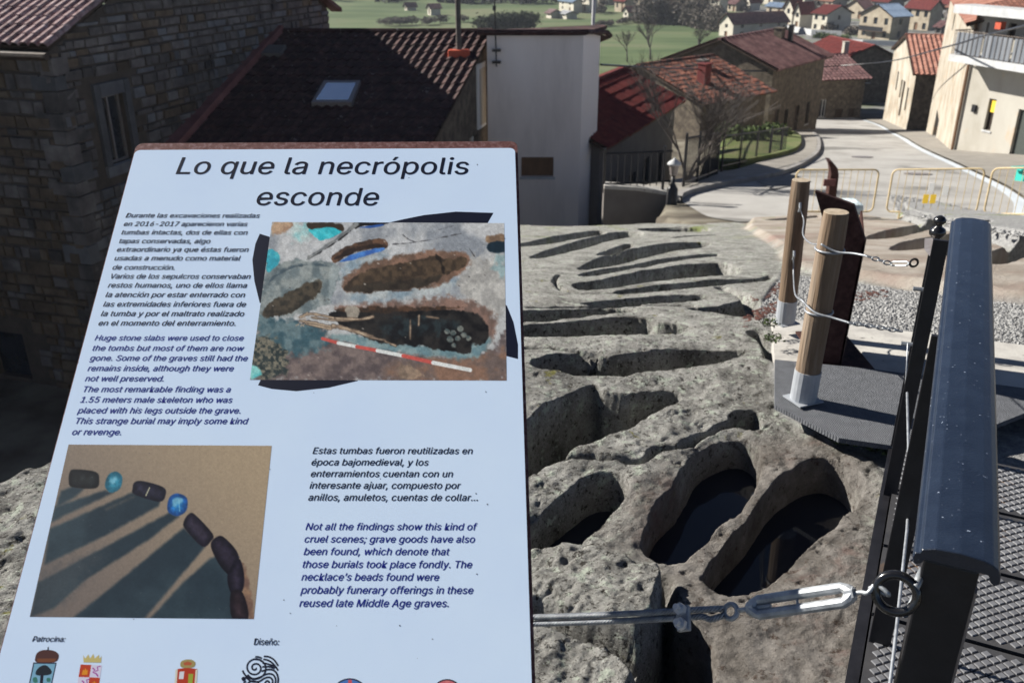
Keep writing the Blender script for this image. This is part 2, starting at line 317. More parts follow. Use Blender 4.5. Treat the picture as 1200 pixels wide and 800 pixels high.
    Z -= np.minimum(9, 2.6 * fo) * np.where(X < 6.0, 1, smooth((7 - X)))
    Z[-1, :] -= 4
    n, k = X.shape; v = np.stack([X, Y, Z], -1).reshape(-1, 3).astype(np.float32)
    idx = np.arange(n * k).reshape(n, k); q = np.stack([idx[:-1, :-1], idx[:-1, 1:], idx[1:, 1:], idx[1:, :-1]], -1).reshape(-1, 4).astype(np.int32)
    me = bpy.data.meshes.new('rock_outcrop'); me.vertices.add(len(v)); me.vertices.foreach_set('co', v.ravel())
    me.loops.add(q.size); me.loops.foreach_set('vertex_index', q.ravel()); me.polygons.add(len(q))
    me.polygons.foreach_set('loop_start', np.arange(0, q.size, 4, dtype=np.int32)); me.polygons.foreach_set('loop_total', np.full(len(q), 4, np.int32))
    me.polygons.foreach_set('use_smooth', np.ones(len(q), bool)); me.update(calc_edges=True)
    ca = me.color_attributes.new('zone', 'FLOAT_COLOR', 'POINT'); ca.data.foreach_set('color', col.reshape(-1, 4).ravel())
    # material
    m = bpy.data.materials.new('carved_sandstone'); m.use_nodes = True; t = m.node_tree; N = t.nodes; Lk = t.links; b = N['Principled BSDF']
    b.inputs['Roughness'].default_value = .93; b.inputs['Specular IOR Level'].default_value = .15
    geo = N.new('ShaderNodeNewGeometry')
    def noise(sc, det=6, ro=.65, vec=None):
        x = N.new('ShaderNodeTexNoise'); x.inputs['Scale'].default_value = sc; x.inputs['Detail'].default_value = det; x.inputs['Roughness'].default_value = ro; Lk.new(vec or geo.outputs['Position'], x.inputs['Vector']); return x.outputs[0]
    def ramp(src, stops):
        r = N.new('ShaderNodeValToRGB'); Lk.new(src, r.inputs[0]); e = r.color_ramp.elements
        e[0].position, e[0].color = stops[0][0], (*stops[0][1], 1); e[1].position, e[1].color = stops[-1][0], (*stops[-1][1], 1)
        for p, c in stops[1:-1]: q2 = e.new(p); q2.color = (*c, 1)
        return r.outputs[0]
    def mix(f, a, c2, mode='MIX'):
        x = N.new('ShaderNodeMixRGB'); x.blend_type = mode
        if isinstance(f, float): x.inputs[0].default_value = f
        else: Lk.new(f, x.inputs[0])
        for s2, i2 in ((a, 1), (c2, 2)):
            if isinstance(s2, tuple): x.inputs[i2].default_value = (*s2, 1)
            else: Lk.new(s2, x.inputs[i2])
        return x.outputs[0]
    w_ = (1, 1, 1); k_ = (0, 0, 0)
    att = N.new('ShaderNodeAttribute'); att.attribute_name = 'zone'; sep = N.new('ShaderNodeSeparateColor'); Lk.new(att.outputs['Color'], sep.inputs[0])
    grey = ramp(noise(5, 9, .72), [(.33, (.10, .097, .09)), (.43, (.24, .235, .22)), (.55, (.35, .345, .325)), (.66, (.47, .47, .445))])
    lich = ramp(noise(17, 6, .7), [(.55, k_), (.62, w_)]); c = mix(lich, grey, (.45, .49, .42))
    yl = ramp(noise(8, 5, .6), [(.66, k_), (.7, w_)]); c = mix(yl, c, (.2, .19, .06))
    dk = ramp(noise(38, 5, .7), [(.38, w_), (.44, k_)]); c = mix(dk, c, (.06, .056, .05)); sp = ramp(noise(85, 4, .75), [(.6, k_), (.66, w_)]); c = mix(sp, c, (.55, .57, .53)); sd = ramp(noise(140, 3, .7), [(.36, w_), (.42, k_)]); c = mix(sd, c, (.08, .075, .065))
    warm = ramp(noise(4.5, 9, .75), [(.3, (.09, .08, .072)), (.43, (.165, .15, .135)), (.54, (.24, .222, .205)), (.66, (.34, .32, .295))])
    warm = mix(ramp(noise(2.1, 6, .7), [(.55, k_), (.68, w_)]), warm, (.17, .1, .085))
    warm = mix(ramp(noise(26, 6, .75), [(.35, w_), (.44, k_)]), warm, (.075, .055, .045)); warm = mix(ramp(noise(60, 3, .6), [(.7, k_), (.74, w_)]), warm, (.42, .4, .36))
    pale = ramp(noise(1.6, 8, .65), [(.3, (.25, .21, .175)), (.48, (.36, .315, .27)), (.62, (.45, .41, .365))])
    pale = mix(ramp(noise(.9, 4, .6), [(.52, k_), (.68, w_)]), pale, (.30, .22, .19))
    grav = ramp(noise(30, 6, .8), [(.35, (.16, .16, .17)), (.5, (.3, .3, .3)), (.64, (.46, .46, .45))])
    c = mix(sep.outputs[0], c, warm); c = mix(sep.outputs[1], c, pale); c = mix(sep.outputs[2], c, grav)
    moss = ramp(noise(1.5, 6, .7), [(.56, k_), (.66, w_)])
    mg = N.new('ShaderNodeSeparateXYZ'); Lk.new(geo.outputs['Position'], mg.inputs[0])
    mr = N.new('ShaderNodeMapRange'); mr.inputs[1].default_value = 9.5; mr.inputs[2].default_value = 13; Lk.new(mg.outputs[1], mr.inputs[0])
    mm = N.new('ShaderNodeMath'); mm.operation = 'MULTIPLY'; Lk.new(moss, mm.inputs[0]); Lk.new(mr.outputs[0], mm.inputs[1]); c = mix(mm.outputs[0], c, (.2, .23, .1))
    Lk.new(c, b.inputs['Base Color'])
    b1 = N.new('ShaderNodeBump'); b1.inputs['Strength'].default_value = .9; b1.inputs['Distance'].default_value = .03; Lk.new(noise(28, 8, .75), b1.inputs['Height'])
    b2 = N.new('ShaderNodeBump'); b2.inputs['Strength'].default_value = .9; b2.inputs['Distance'].default_value = .011; Lk.new(noise(120, 4, .7), b2.inputs['Height']); Lk.new(b1.outputs[0], b2.inputs['Normal'])
    Lk.new(b2.outputs[0], b.inputs['Normal'])
    me.materials.append(m)
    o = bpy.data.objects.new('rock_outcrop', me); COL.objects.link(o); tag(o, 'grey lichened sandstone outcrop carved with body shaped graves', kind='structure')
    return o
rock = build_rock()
wm = bpy.data.materials.new('still_dark_water'); wm.use_nodes = True; wb = wm.node_tree.nodes['Principled BSDF']
wb.inputs['Base Color'].default_value = (.018, .022, .032, 1); wb.inputs['Roughness'].default_value = .03; wb.inputs['IOR'].default_value = 1.33
_n = wm.node_tree.nodes.new('ShaderNodeTexNoise'); _n.inputs['Scale'].default_value = 14; _b = wm.node_tree.nodes.new('ShaderNodeBump'); _b.inputs['Strength'].default_value = .03
wm.node_tree.links.new(_n.outputs[0], _b.inputs['Height']); wm.node_tree.links.new(_b.outputs[0], wb.inputs['Normal'])
for P, d, w in TW:
    if w:
        cx, cy = P.mean(0); z = float(zb(cy)) - w
        m_ = MB(); m_.add([(cx + (x - cx) * 1.06, cy + (y - cy) * 1.06, z) for x, y in P], [tuple(range(len(P)))])
        tag(m_.build('water', wm), 'dark still water lying in a carved grave', kind='structure')
# ---------------------------------------------------------------- ground sheet
XK = ([-50, 18, 22, 29, 45, 52], [3.0, 3.2, 4.0, 6.6, 9.8, 9.0])
def zg(x, y):
    x = np.asarray(x, float); y = np.asarray(y, float)
    main = zb(y) - .6 * (y < 16) * smooth((16 - y) / 2)
    low = np.minimum(-8.3, main); t = smooth((x - (np.interp(y, *XK) - .8)) / .6); t = np.where(y > 56, 1, t)
    z = low + (main - low) * t
    rise = .045 * np.clip(x - 45, 0, 400) * smooth((y - 90) / 60) * smooth((600 - y) / 200) * .6
    und = (1.2 * fbm(x, y, .012, 3, 90)) * smooth((y - 140) / 80)
    far = 9 * fbm(x, y, .0022, 4, 95) * smooth((y - 480) / 300)
    return z + rise * .4 + und + far
def sheet(name, X, Y, Z, m, uvw=None):
    n, k = X.shape; v = np.stack([X, Y, Z], -1).reshape(-1, 3); idx = np.arange(n * k).reshape(n, k)
    q = np.stack([idx[:-1, :-1], idx[:-1, 1:], idx[1:, 1:], idx[1:, :-1]], -1).reshape(-1, 4)
    me = bpy.data.meshes.new(name); me.from_pydata(v.tolist(), [], q.tolist()); me.polygons.foreach_set('use_smooth', [True] * len(q)); me.materials.append(m); me.update()
    o = bpy.data.objects.new(name, me); COL.objects.link(o); return o
def ground_mat():
    m = bpy.data.materials.new('fields_and_earth'); m.use_nodes = True; t = m.node_tree; N = t.nodes; L = t.links; b = N['Principled BSDF']; b.inputs['Roughness'].default_value = .95; b.inputs['Specular IOR Level'].default_value = .1
    g = N.new('ShaderNodeNewGeometry'); sx = N.new('ShaderNodeSeparateXYZ'); L.new(g.outputs['Position'], sx.inputs[0])
    def noise(s, st=None):
        x = N.new('ShaderNodeTexNoise'); x.inputs['Scale'].default_value = s; x.inputs['Detail'].default_value = 6
        if st: mp = N.new('ShaderNodeMapping'); mp.inputs['Scale'].default_value = st; L.new(g.outputs['Position'], mp.inputs[0]); L.new(mp.outputs[0], x.inputs['Vector'])
        else: L.new(g.outputs['Position'], x.inputs['Vector'])
        return x.outputs[0]
    def ramp(s, st):
        r = N.new('ShaderNodeValToRGB'); L.new(s, r.inputs[0]); e = r.color_ramp.elements; e[0].position, e[0].color = st[0][0], (*st[0][1], 1); e[1].position, e[1].color = st[-1][0], (*st[-1][1], 1)
        for p, c in st[1:-1]: q = e.new(p); q.color = (*c, 1)
        return r.outputs[0]
    def step(o, a, c):
        r = N.new('ShaderNodeMapRange'); r.inputs[1].default_value = a; r.inputs[2].default_value = c; L.new(o, r.inputs[0]); return r.outputs[0]
    def mix(f, a, c):
        x = N.new('ShaderNodeMixRGB'); L.new(f, x.inputs[0])
        for s, i in ((a, 1), (c, 2)):
            if isinstance(s, tuple): x.inputs[i].default_value = (*s, 1)
            else: L.new(s, x.inputs[i])
        return x.outputs[0]
    earth = ramp(noise(.8), [(.35, (.07, .06, .05)), (.5, (.14, .125, .1)), (.65, (.2, .185, .15))])
    grass = ramp(noise(.03, (1, 2.5, 1)), [(.35, (.065, .095, .045)), (.5, (.10, .135, .065)), (.66, (.145, .155, .09))])
    grass = mix(ramp(noise(.35), [(.5, (0, 0, 0)), (.8, (.5, .5, .5))]), grass, (.1, .12, .05))
    town = ramp(noise(.09), [(.38, (.1, .1, .09)), (.5, (.2, .2, .2)), (.6, (.13, .15, .08))])
    ft = step(sx.outputs[1], 76, 84); c = mix(ft, earth, grass)
    # built-up ground lies right of the meadow
    mr = N.new('ShaderNodeMath'); mr.operation = 'MULTIPLY_ADD'; L.new(sx.outputs[1], mr.inputs[0]); mr.inputs[1].default_value = -.215; L.new(sx.outputs[0], mr.inputs[2])
    c = mix(mix(ft, (0, 0, 0), step(mr.outputs[0], 0, 3)), c, town)
    wood = step(sx.outputs[1], 395, 420); c = mix(wood, c, ramp(noise(.02), [(.4, (.03, .038, .03)), (.6, (.055, .06, .05))]))
    L.new(c, b.inputs['Base Color']); return m
ys = np.concatenate([np.linspace(-60, 0, 8), np.linspace(2, 90, 177), 90 * (2400 / 90) ** np.linspace(.01, 1, 160)])
us = np.linspace(-1, 1, 221); wd = np.interp(ys, [-60, 0, 90, 2400], [60, 60, 140, 2400])
X = us[None, :] * wd[:, None]; X = np.sign(X) * np.abs(us[None, :]) ** 1.4 * wd[:, None] + .15 * ys[:, None]; Y = np.repeat(ys[:, None], len(us), 1)
tag(sheet('ground', X, Y, zg(X, Y), ground_mat()), 'sloping ground, meadows and far wooded hillside', kind='structure')
# ---------------------------------------------------------------- information board
CAMP = Vector((0, 0, CH))
def c2w(v): return Vector((v[0], v[2] * CT + v[1] * ST, v[1] * CT - v[2] * ST))
b_ = .0236; pr = Vector((1, .4452 * b_, b_)).normalized(); pu = Vector((-43, 1707, 1060)).normalized()
PX = c2w(pr); PU = c2w(pu); PU = (PU - PX * PU.dot(PX)).normalized(); PN = PX.cross(PU)
d0 = c2w(((160 - 600) / F, (400 - 168) / F, 1)) * 1.67; PO = CAMP + d0          # upper left corner of the board
PRX = Matrix((PX, PU, PN)).transposed()
def pl(px, py):
    """board coordinates (m, right / up from the upper left corner) under a photo pixel"""
    d = c2w(((px - 600) / F, (400 - py) / F, 1)); t = (PO - CAMP).dot(PN) / d.dot(PN); q = CAMP + d * t - PO
    return q.dot(PX), q.dot(PU)
BWD = pl(604, 170)[0]; BH = 1.02
sign = bpy.data.objects.new('information_board', None); COL.objects.link(sign)
sign.location = PO; sign.rotation_euler = PRX.to_euler(); 
tag(sign, 'white information panel titled Lo que la necrópolis esconde on a rust brown steel plate', 'information board')
def rrect(x0, y0, x1, y1, r, n=6):
    P = []
    for cx, cy, a0 in ((x1 - r, y1 - r, 0), (x0 + r, y1 - r, 90), (x0 + r, y0 + r, 180), (x1 - r, y0 + r, 270)):
        for k in range(n + 1): a = R(a0 + 90 * k / n); P.append((cx + r * cos(a), cy + r * sin(a)))
    return P
MB().prism([(x, y, -.012) for x, y in rrect(-.002, -BH, BWD + .004, .004, .014)], (0, 0, .008)).build('backing_plate', M['corten_edge'], sign, fix=True)
def gloss(name, a, c, scale=6, rough=.32, stretch=None, pos=(.35, .65), fl=None):
    return mat(name, [a, c], scale, rough, 0, spec=.45, stretch=stretch, pos=pos, fleck=fl)
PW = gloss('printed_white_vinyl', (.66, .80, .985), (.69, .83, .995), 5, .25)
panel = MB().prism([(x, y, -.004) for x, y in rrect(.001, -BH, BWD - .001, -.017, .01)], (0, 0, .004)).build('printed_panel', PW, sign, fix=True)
for nm, c, d in (('support_plate', (.33, -.5, -.05), (.5, .8, .006)),):
    MB().box(c, d).build(nm, M['corten'], sign)
pbase = Vector((-.12, 1.22, -.15)); inv = PRX.to_3x3().inverted()
def tosign(w): return inv @ (Vector(w) - PO)
q = MB(); q.tube([tosign(pbase), tosign((-.12, 1.22, .78))], .045, 12); q.build('post', M['corten'], sign, sm=True)
LAY = [0]
def ppoly(name, pts, m, lift=None, xf=None, parent=None):
    LAY[0] += 1; z = (lift if lift is not None else .00006 + LAY[0] * .0000025)
    P = [pl(*(xf(*p) if xf else p)) for p in pts]; mb = MB(); mb.add([(x, y, z) for x, y in P], [tuple(range(len(P)))])
    o = mb.build(name, m, parent or panel)
    if o.data.polygons[0].normal.z < 0: o.data.flip_normals()
    return o
def pstroke(name, pts, w, m, xf=None, parent=None, ws=None):
    """flat printed line"""
    LAY[0] += 1; z = .00006 + LAY[0] * .0000025
    P = [Vector(pl(*(xf(*p) if xf else p))) for p in pts]; n = len(P); mb = MB(); vs = []
    for i in range(n):
        t = (P[min(i + 1, n - 1)] - P[max(i - 1, 0)]).normalized(); nn = Vector((-t.y, t.x)) * (ws[i] if ws else w) * .5
        vs += [(P[i].x + nn.x, P[i].y + nn.y, z), (P[i].x - nn.x, P[i].y - nn.y, z)]
    mb.add(vs, [(2 * i, 2 * i + 1, 2 * i + 3, 2 * i + 2) for i in range(n - 1)])
    o = mb.build(name, m, parent or panel)
    if o.data.polygons[0].normal.z < 0: o.data.flip_normals()
    return o
INK = gloss('black_ink', (.006, .008, .02), (.008, .010, .025), 9, .35); BLUE = gloss('blue_ink', (.010, .016, .20), (.014, .02, .26), 9, .35)
LINES = [  # text, left px, baseline px, right px, block
 ('Lo que la necrópolis', 206, 204, 549, 0), ('esconde', 300, 240.5, 443, 0),
 ('Durante las excavaciones realizadas', 147, 255.1, 304, 1), ('en 2016-2017 aparecieron varias', 144.7, 265, 289.6, 1), ('tumbas intactas, dos de ellas con', 142, 274.9, 289.6, 1),
 ('tapas conservadas, algo', 139.3, 285.1, 246.1, 1), ('extraordinario ya que éstas fueron', 136.6, 295, 290.8, 1), ('usadas a menudo como material', 133.9, 305.2, 281.2, 1),
 ('de construcción.', 131.5, 316, 204.4, 1), ('Varios de los sepulcros conservaban', 129.4, 326.5, 293.2, 1), ('restos humanos, uno de ellos llama', 126.1, 337, 289, 1),
 ('la atención por estar enterrado con', 123.4, 348.1, 286.6, 1), ('las extremidades inferiores fuera de', 120.7, 359.2, 287.8, 1), ('la tumba y por el maltrato realizado', 118, 370.3, 285.7, 1),
 ('en el momento del enterramiento.', 115, 381.4, 275.8, 1),
 ('Huge stone slabs were used to close', 110.7, 398.8, 285, 2), ('the tombs but most of them are now', 108, 410.8, 285.6, 2), ('gone. Some of the graves still had the', 104.7, 422.5, 289.8, 2),
 ('remains inside, although they were', 102.3, 434.5, 273.3, 2), ('not well preserved.', 99.3, 446.5, 191.4, 2), ('The most remarkable finding was a', 97.2, 459.1, 269.7, 2),
 ('1.55 meters male skeleton who was', 93.6, 471.4, 271.8, 2), ('placed with his legs outside the grave.', 90.3, 484, 281.4, 2), ('This strange burial may imply some kind', 88.2, 496.3, 290.4, 2), ('or revenge.', 84, 509.2, 141.6, 2),
 ('Estas tumbas fueron reutilizadas en', 366.2, 531.4, 553.7, 3), ('época bajomedieval, y los', 364.8, 544.9, 502, 3), ('enterramientos cuentan con un', 364, 558.4, 530.6, 3),
 ('interesante ajuar, compuesto por', 362.6, 572.1, 539.9, 3), ('anillos, amuletos, cuentas de collar...', 361, 586.2, 559.7, 3),
 ('Not all the findings show this kind of', 357.9, 620.5, 559.2, 4), ('cruel scenes; grave goods have also', 356.6, 635.1, 556.4, 4), ('been found, which denote that', 355.7, 649.7, 526.7, 4),
 ('those burials took place fondly. The', 354.4, 664.8, 553.1, 4), ('necklace\u2019s beads found were', 353, 679.6, 514.4, 4), ('probably funerary offerings in these', 351.9, 695, 554.5, 4), ('reused late Middle Age graves.', 350.5, 710.4, 525.6, 4),
 ('Patrocina:', 37.5, 751, 76, 5), ('Diseño:', 297.5, 755, 326.5, 6), ('Junta de', 122, 808, 170, 6)]
tmp = []; FNT = None
try: FNT = bpy.data.fonts.load(bpy.utils.system_resource('DATAFILES', path='fonts') + '/Inter.woff2')
except Exception as ex: print('font', ex)
for txt, x0, yb, x1, blk in LINES:
    cu = bpy.data.curves.new('text_line', 'FONT'); cu.body = txt; cu.size = 1; cu.resolution_u = 3; cu.shear = 0 if blk == 6 else (.12 if blk == 0 else .2)
    cu.offset = 0
    if FNT: cu.font = FNT
    o = bpy.data.objects.new('text_line', cu); COL.objects.link(o); tmp.append(o)
bpy.context.view_layer.update(); dg = bpy.context.evaluated_depsgraph_get(); res = []
for (txt, x0, yb, x1, blk), o in zip(LINES, tmp):
    me = bpy.data.meshes.new_from_object(o.evaluated_get(dg)); co = np.array([v.co[:] for v in me.vertices]); a, c = pl(x0, yb), pl(x1, yb + .3)
    sx = (c[0] - a[0]) / (co[:, 0].max() - co[:, 0].min()); res.append([me, a, c, sx, co[:, 0].min(), blk])
for blk in range(7):
    g = [r for r in res if r[5] == blk]; sy = float(np.median([r[3] for r in g])) * (1.0 if blk else 1.0)
    for me, a, c, sx, mn, _ in g:
        bd = .006 if blk == 0 else .009; nv_ = len(me.vertices); co_ = np.empty(nv_ * 3, np.float32); me.vertices.foreach_get('co', co_); co_ = co_.reshape(-1, 3); fc_ = [tuple(p.vertices) for p in me.polygons]
        V_ = np.concatenate([co_ + np.array(o_, np.float32) for o_ in ((-bd, 0, 0), (bd, 0, .001), (0, bd * .5, .002), (0, -bd * .5, .003))]); me = bpy.data.meshes.new('text_line'); me.from_pydata(V_.tolist(), [], [tuple(i + k * nv_ for i in f) for k in range(4) for f in fc_])
        ang = math.atan2(c[1] - a[1], c[0] - a[0]); me.materials.clear(); me.materials.append(BLUE if blk in (2, 4) else INK)
        o = bpy.data.objects.new('text_line', me); COL.objects.link(o); o.parent = panel
        o.location = (a[0] - mn * sx, a[1], .00025); o.rotation_euler = (0, 0, ang); o.scale = (sx, sy, .01)
for o in tmp: bpy.data.objects.remove(o)
# printed picture of the excavated grave
zA = lambda u, v: (290 + u / 3.479, 240 + v / 3.479)
for P in ([(430, 90), (570, 74), (640, 58), (720, 42), (850, 28), (1003, 33), (970, 90), (700, 100)], [(50, 118), (92, 131), (100, 250), (70, 400), (50, 400), (28, 310), (20, 225), (32, 160)],
          [(1045, 400), (1058, 412), (1085, 480), (1103, 570), (1103, 628), (1040, 612)], [(43, 735), (60, 700), (450, 700), (450, 717), (330, 745), (200, 759), (100, 750)]):
    ppoly('black_brush_shape', P, INK, xf=zA)
zB = lambda u, v: (30 + u / 3.477, 510 + v / 3.477)
# printed pictures: one colour per point of a fine grid, as ink on the board
def s2l(c): c = np.array(c, float) / 255; return np.where(c <= .04045, c / 12.92, ((c + .055) / 1.055) ** 2.4)
INKGAIN = np.array([.62 / .474, .78 / .62, .98 / .93])
class Print:
    def __init__(s, corners, nu, nv, base):
        TL, TR_, BR, BL = [np.array(c, float) for c in corners]; a = np.linspace(0, 1, nu)[None, :, None]; b = np.linspace(0, 1, nv)[:, None, None]
        s.P = (TL * (1 - a) + TR_ * a) * (1 - b) + (BL * (1 - a) + BR * a) * b; s.U = s.P[..., 0]; s.V = s.P[..., 1]; s.C = np.ones(s.U.shape + (3,)) * np.array(base, float)
    def n(s, sc, oc=4, seed=0): return fbm(s.U, s.V, sc, oc, seed)
    def mask(s, pts, soft=4, rough=0, seed=0, smp=True, closed=True, w=0):
        P = spline(pts, 4, closed) if smp else np.array(pts, float); d = sdf(s.U, s.V, P, closed) - w
        if rough: d = d + rough * s.n(.05, 4, seed + 3) * 2
        return smooth(.5 - d / (2 * soft))
    def put(s, pts, col, col2=None, soft=4, rough=0, op=1.0, sc=.03, seed=0, smp=True, closed=True, w=0, fade=None):
        m = s.mask(pts, soft, rough, seed, smp, closed, w) * op
        if fade is not None: m = m * fade
        c = np.array(col, float) * np.ones(s.C.shape)
        if col2 is not None: t = smooth(.5 + s.n(sc, 5, seed + 9) * 1.3)[..., None]; c = c * (1 - t) + np.array(col2, float) * t
        s.C = s.C * (1 - m[..., None]) + c * m[..., None]
    def grain(s, sc, amp, seed=0, oc=3): s.C = s.C * (1 + amp * s.n(sc, oc, seed)[..., None] * 2)
    def build(s, name, xf, label):
        nv, nu = s.U.shape; pts = []
        for j in range(nv):
            for i in range(nu): x, y = pl(*xf(s.U[j, i], s.V[j, i])); pts.append((x, y, .00012))
        idx = np.arange(nv * nu).reshape(nv, nu); q = np.stack([idx[:-1, :-1], idx[1:, :-1], idx[1:, 1:], idx[:-1, 1:]], -1).reshape(-1, 4)
        me = bpy.data.meshes.new(name); me.from_pydata(pts, [], q.tolist()); s.C = s.C * .82 + s.C.mean(-1, keepdims=True) * .18; lin = np.clip(s2l(np.clip(s.C, 0, 255)) * INKGAIN, 0, .95); ca = me.color_attributes.new('ink', 'FLOAT_COLOR', 'POINT'); ca.data.foreach_set('color', np.concatenate([lin, np.ones(lin.shape[:2] + (1,))], -1).astype(np.float32).ravel())
        m = bpy.data.materials.new('printed_ink_' + name); m.use_nodes = True; b = m.node_tree.nodes['Principled BSDF']; b.inputs['Roughness'].default_value = .33; b.inputs['Specular IOR Level'].default_value = .4; a = m.node_tree.nodes.new('ShaderNodeAttribute'); a.attribute_name = 'ink'; m.node_tree.links.new(a.outputs['Color'], b.inputs['Base Color']); me.materials.append(m)
        o = bpy.data.objects.new(name, me); COL.objects.link(o); o.parent = panel; o['label'] = label; return o
g = Print([(100, 70), (1047, 75), (1057, 716), (10, 713)], 400, 270, (168, 172, 186))
g.put([(100, 60), (1060, 60), (1060, 400), (700, 380), (350, 400), (60, 330)], (176, 180, 196), (128, 136, 156), 20, 20, sc=.012, smp=False)
g.put([(430, 200), (900, 300), (700, 380), (420, 390)], (120, 142, 168), (165, 175, 190), 25, 20, sc=.02)
g.put([(850, 260), (1060, 200), (1060, 420), (900, 420)], (150, 150, 158), (178, 178, 186), 30, 30)
g.put([(10, 720), (30, 480), (250, 470), (330, 530), (600, 590), (860, 610), (1000, 590), (1062, 480), (1060, 720)], (86, 76, 84), (118, 104, 108), 14, 14, sc=.03, smp=False)
g.put([(600, 640), (1060, 600), (1060, 720), (600, 720)], (104, 90, 92), (132, 100, 88), 20, 20, sc=.02)
g.put([(50, 430), (130, 460), (250, 490), (340, 560), (230, 610), (60, 620), (14, 700)], (50, 84, 104), (92, 118, 134), 16, 18, sc=.03)
g.put([(66, 300), (140, 235), (240, 224), (350, 236), (372, 290), (330, 400), (200, 450), (55, 440)], (92, 108, 122), (136, 146, 156), 8, 10, sc=.025)
for k in range(7): g.put([(75 + 8 * k, 330 - 10 * k), (150 + 14 * k, 262 - 3 * k), (260 + 12 * k, 232 + 3 * k)], (62, 80, 98), None, 3, 3, .5, closed=False, w=1.5)
g.put([(340, 260), (372, 250), (360, 330), (330, 390)], (160, 172, 186), None, 8, 5, .6)
g.put([(14, 560), (90, 540), (160, 600), (150, 690), (30, 700)], (40, 52, 58), (116, 112, 104), 10, 14, sc=.09)
g.put([(12, 655), (40, 658), (56, 690), (12, 712)], (70, 178, 196), (120, 200, 210), 5, 4)
g.put([(190, 76), (250, 88), (262, 130), (210, 160), (180, 120)], (120, 190, 208), (170, 196, 208), 14, 12, .8)
g.put([(255, 96), (330, 84), (384, 102), (350, 132), (300, 146), (265, 125)], (30, 176, 206), (60, 196, 222), 3, 3); g.put([(250, 74), (378, 78), (392, 108), (340, 92), (262, 98)], (54, 44, 38), None, 3, 3)
g.put([(80, 186), (118, 192), (133, 220), (112, 256), (80, 270)], (34, 150, 186), (60, 176, 200), 3, 3); g.put([(100, 74), (170, 72), (180, 92), (108, 124)], (176, 146, 126), (140, 110, 96), 5, 6)
g.put([(440, 72), (575, 70), (540, 84), (470, 88), (440, 98)], (28, 26, 30), None, 2, 2); g.put([(455, 92), (540, 80), (555, 84), (500, 95)], (36, 80, 170), None, 2, 1)
g.put([(250, 218), (350, 150), (412, 104), (446, 78)], (96, 102, 114), (130, 134, 144), 4, 3, closed=False, w=7); g.put([(250, 222), (352, 158), (420, 108)], (48, 48, 54), None, 2, 3, closed=False, w=1.5)
for L in ([(575, 162), (690, 152), (850, 122), (905, 110)], [(632, 122), (655, 140), (684, 152)], [(780, 102), (840, 86)], [(905, 180), (930, 215)], [(560, 350), (620, 352), (700, 348)]): g.put(L, (66, 66, 76), None, 2, 3, .8, closed=False, w=1.5)
g.put([(338, 215), (390, 178), (460, 152), (540, 140), (574, 155), (560, 176), (470, 186), (400, 210), (360, 238)], (104, 74, 60), (60, 46, 42), 3, 4, sc=.04); g.put([(350, 222), (420, 178), (520, 160), (552, 170), (470, 186), (400, 210)], (38, 30, 30), None, 5, 3, .8); g.put([(376, 232), (440, 198), (540, 176), (556, 184), (500, 204), (420, 226)], (44, 92, 190), (60, 120, 214), 3, 2)
g.put([(396, 300), (480, 240), (640, 203), (780, 186), (892, 198), (892, 262), (760, 332), (500, 354), (400, 352)], (132, 100, 88), (100, 78, 70), 8, 8, sc=.03); g.put([(400, 330), (440, 288), (560, 248), (700, 226), (775, 206), (800, 222), (880, 214), (886, 250), (800, 288), (740, 328), (600, 347), (480, 354), (404, 352)], (58, 48, 42), (84, 68, 56), 4, 5, sc=.05)
g.put([(404, 345), (500, 320), (700, 300), (790, 286), (740, 328), (600, 348), (480, 355)], (36, 32, 32), (56, 50, 46), 8, 6, .8); g.put([(770, 205), (790, 235), (800, 280)], (30, 26, 26), None, 5, 4, .8, closed=False, w=5)
g.put([(62, 440), (90, 402), (180, 348), (270, 310), (304, 318), (292, 362), (230, 408), (140, 452), (78, 458)], (46, 44, 42), (76, 68, 60), 4, 6, sc=.05); g.put([(975, 128), (1048, 122), (1048, 156), (980, 160)], (150, 122, 100), (112, 90, 78), 5, 5); g.put([(978, 158), (1048, 150), (1048, 192), (990, 192)], (26, 44, 62), None, 4, 3); g.put([(1010, 215), (1048, 210), (1048, 290), (1015, 280)], (104, 160, 184), None, 14, 14, .5)
g.put([(330, 425), (600, 396), (850, 380), (965, 418), (1014, 480), (990, 560), (900, 600), (480, 440)], (136, 106, 100), (108, 88, 86), 14, 12, sc=.03); g.put([(330, 528), (480, 535), (700, 566), (860, 566), (990, 540), (960, 604), (880, 628), (640, 604), (420, 566)], (92, 126, 146), (120, 146, 160), 10, 8, sc=.03)
g.put([(330, 440), (480, 424), (700, 424), (880, 430), (950, 460), (982, 505), (970, 562), (915, 570), (895, 604), (780, 592), (700, 575), (590, 572), (500, 548), (400, 500)], (24, 24, 28), (44, 42, 44), 4, 6, sc=.03); g.put([(350, 430), (520, 415), (700, 414), (880, 418), (700, 436), (500, 440)], (84, 60, 48), (52, 42, 38), 5, 6, sc=.05); g.put([(560, 470), (780, 460), (860, 500), (700, 540), (560, 530)], (40, 54, 64), (26, 28, 34), 14, 14, .8, sc=.04)
g.put([(398, 430), (420, 412), (454, 424), (452, 460), (415, 464)], (150, 142, 138), (110, 104, 104), 4, 4)
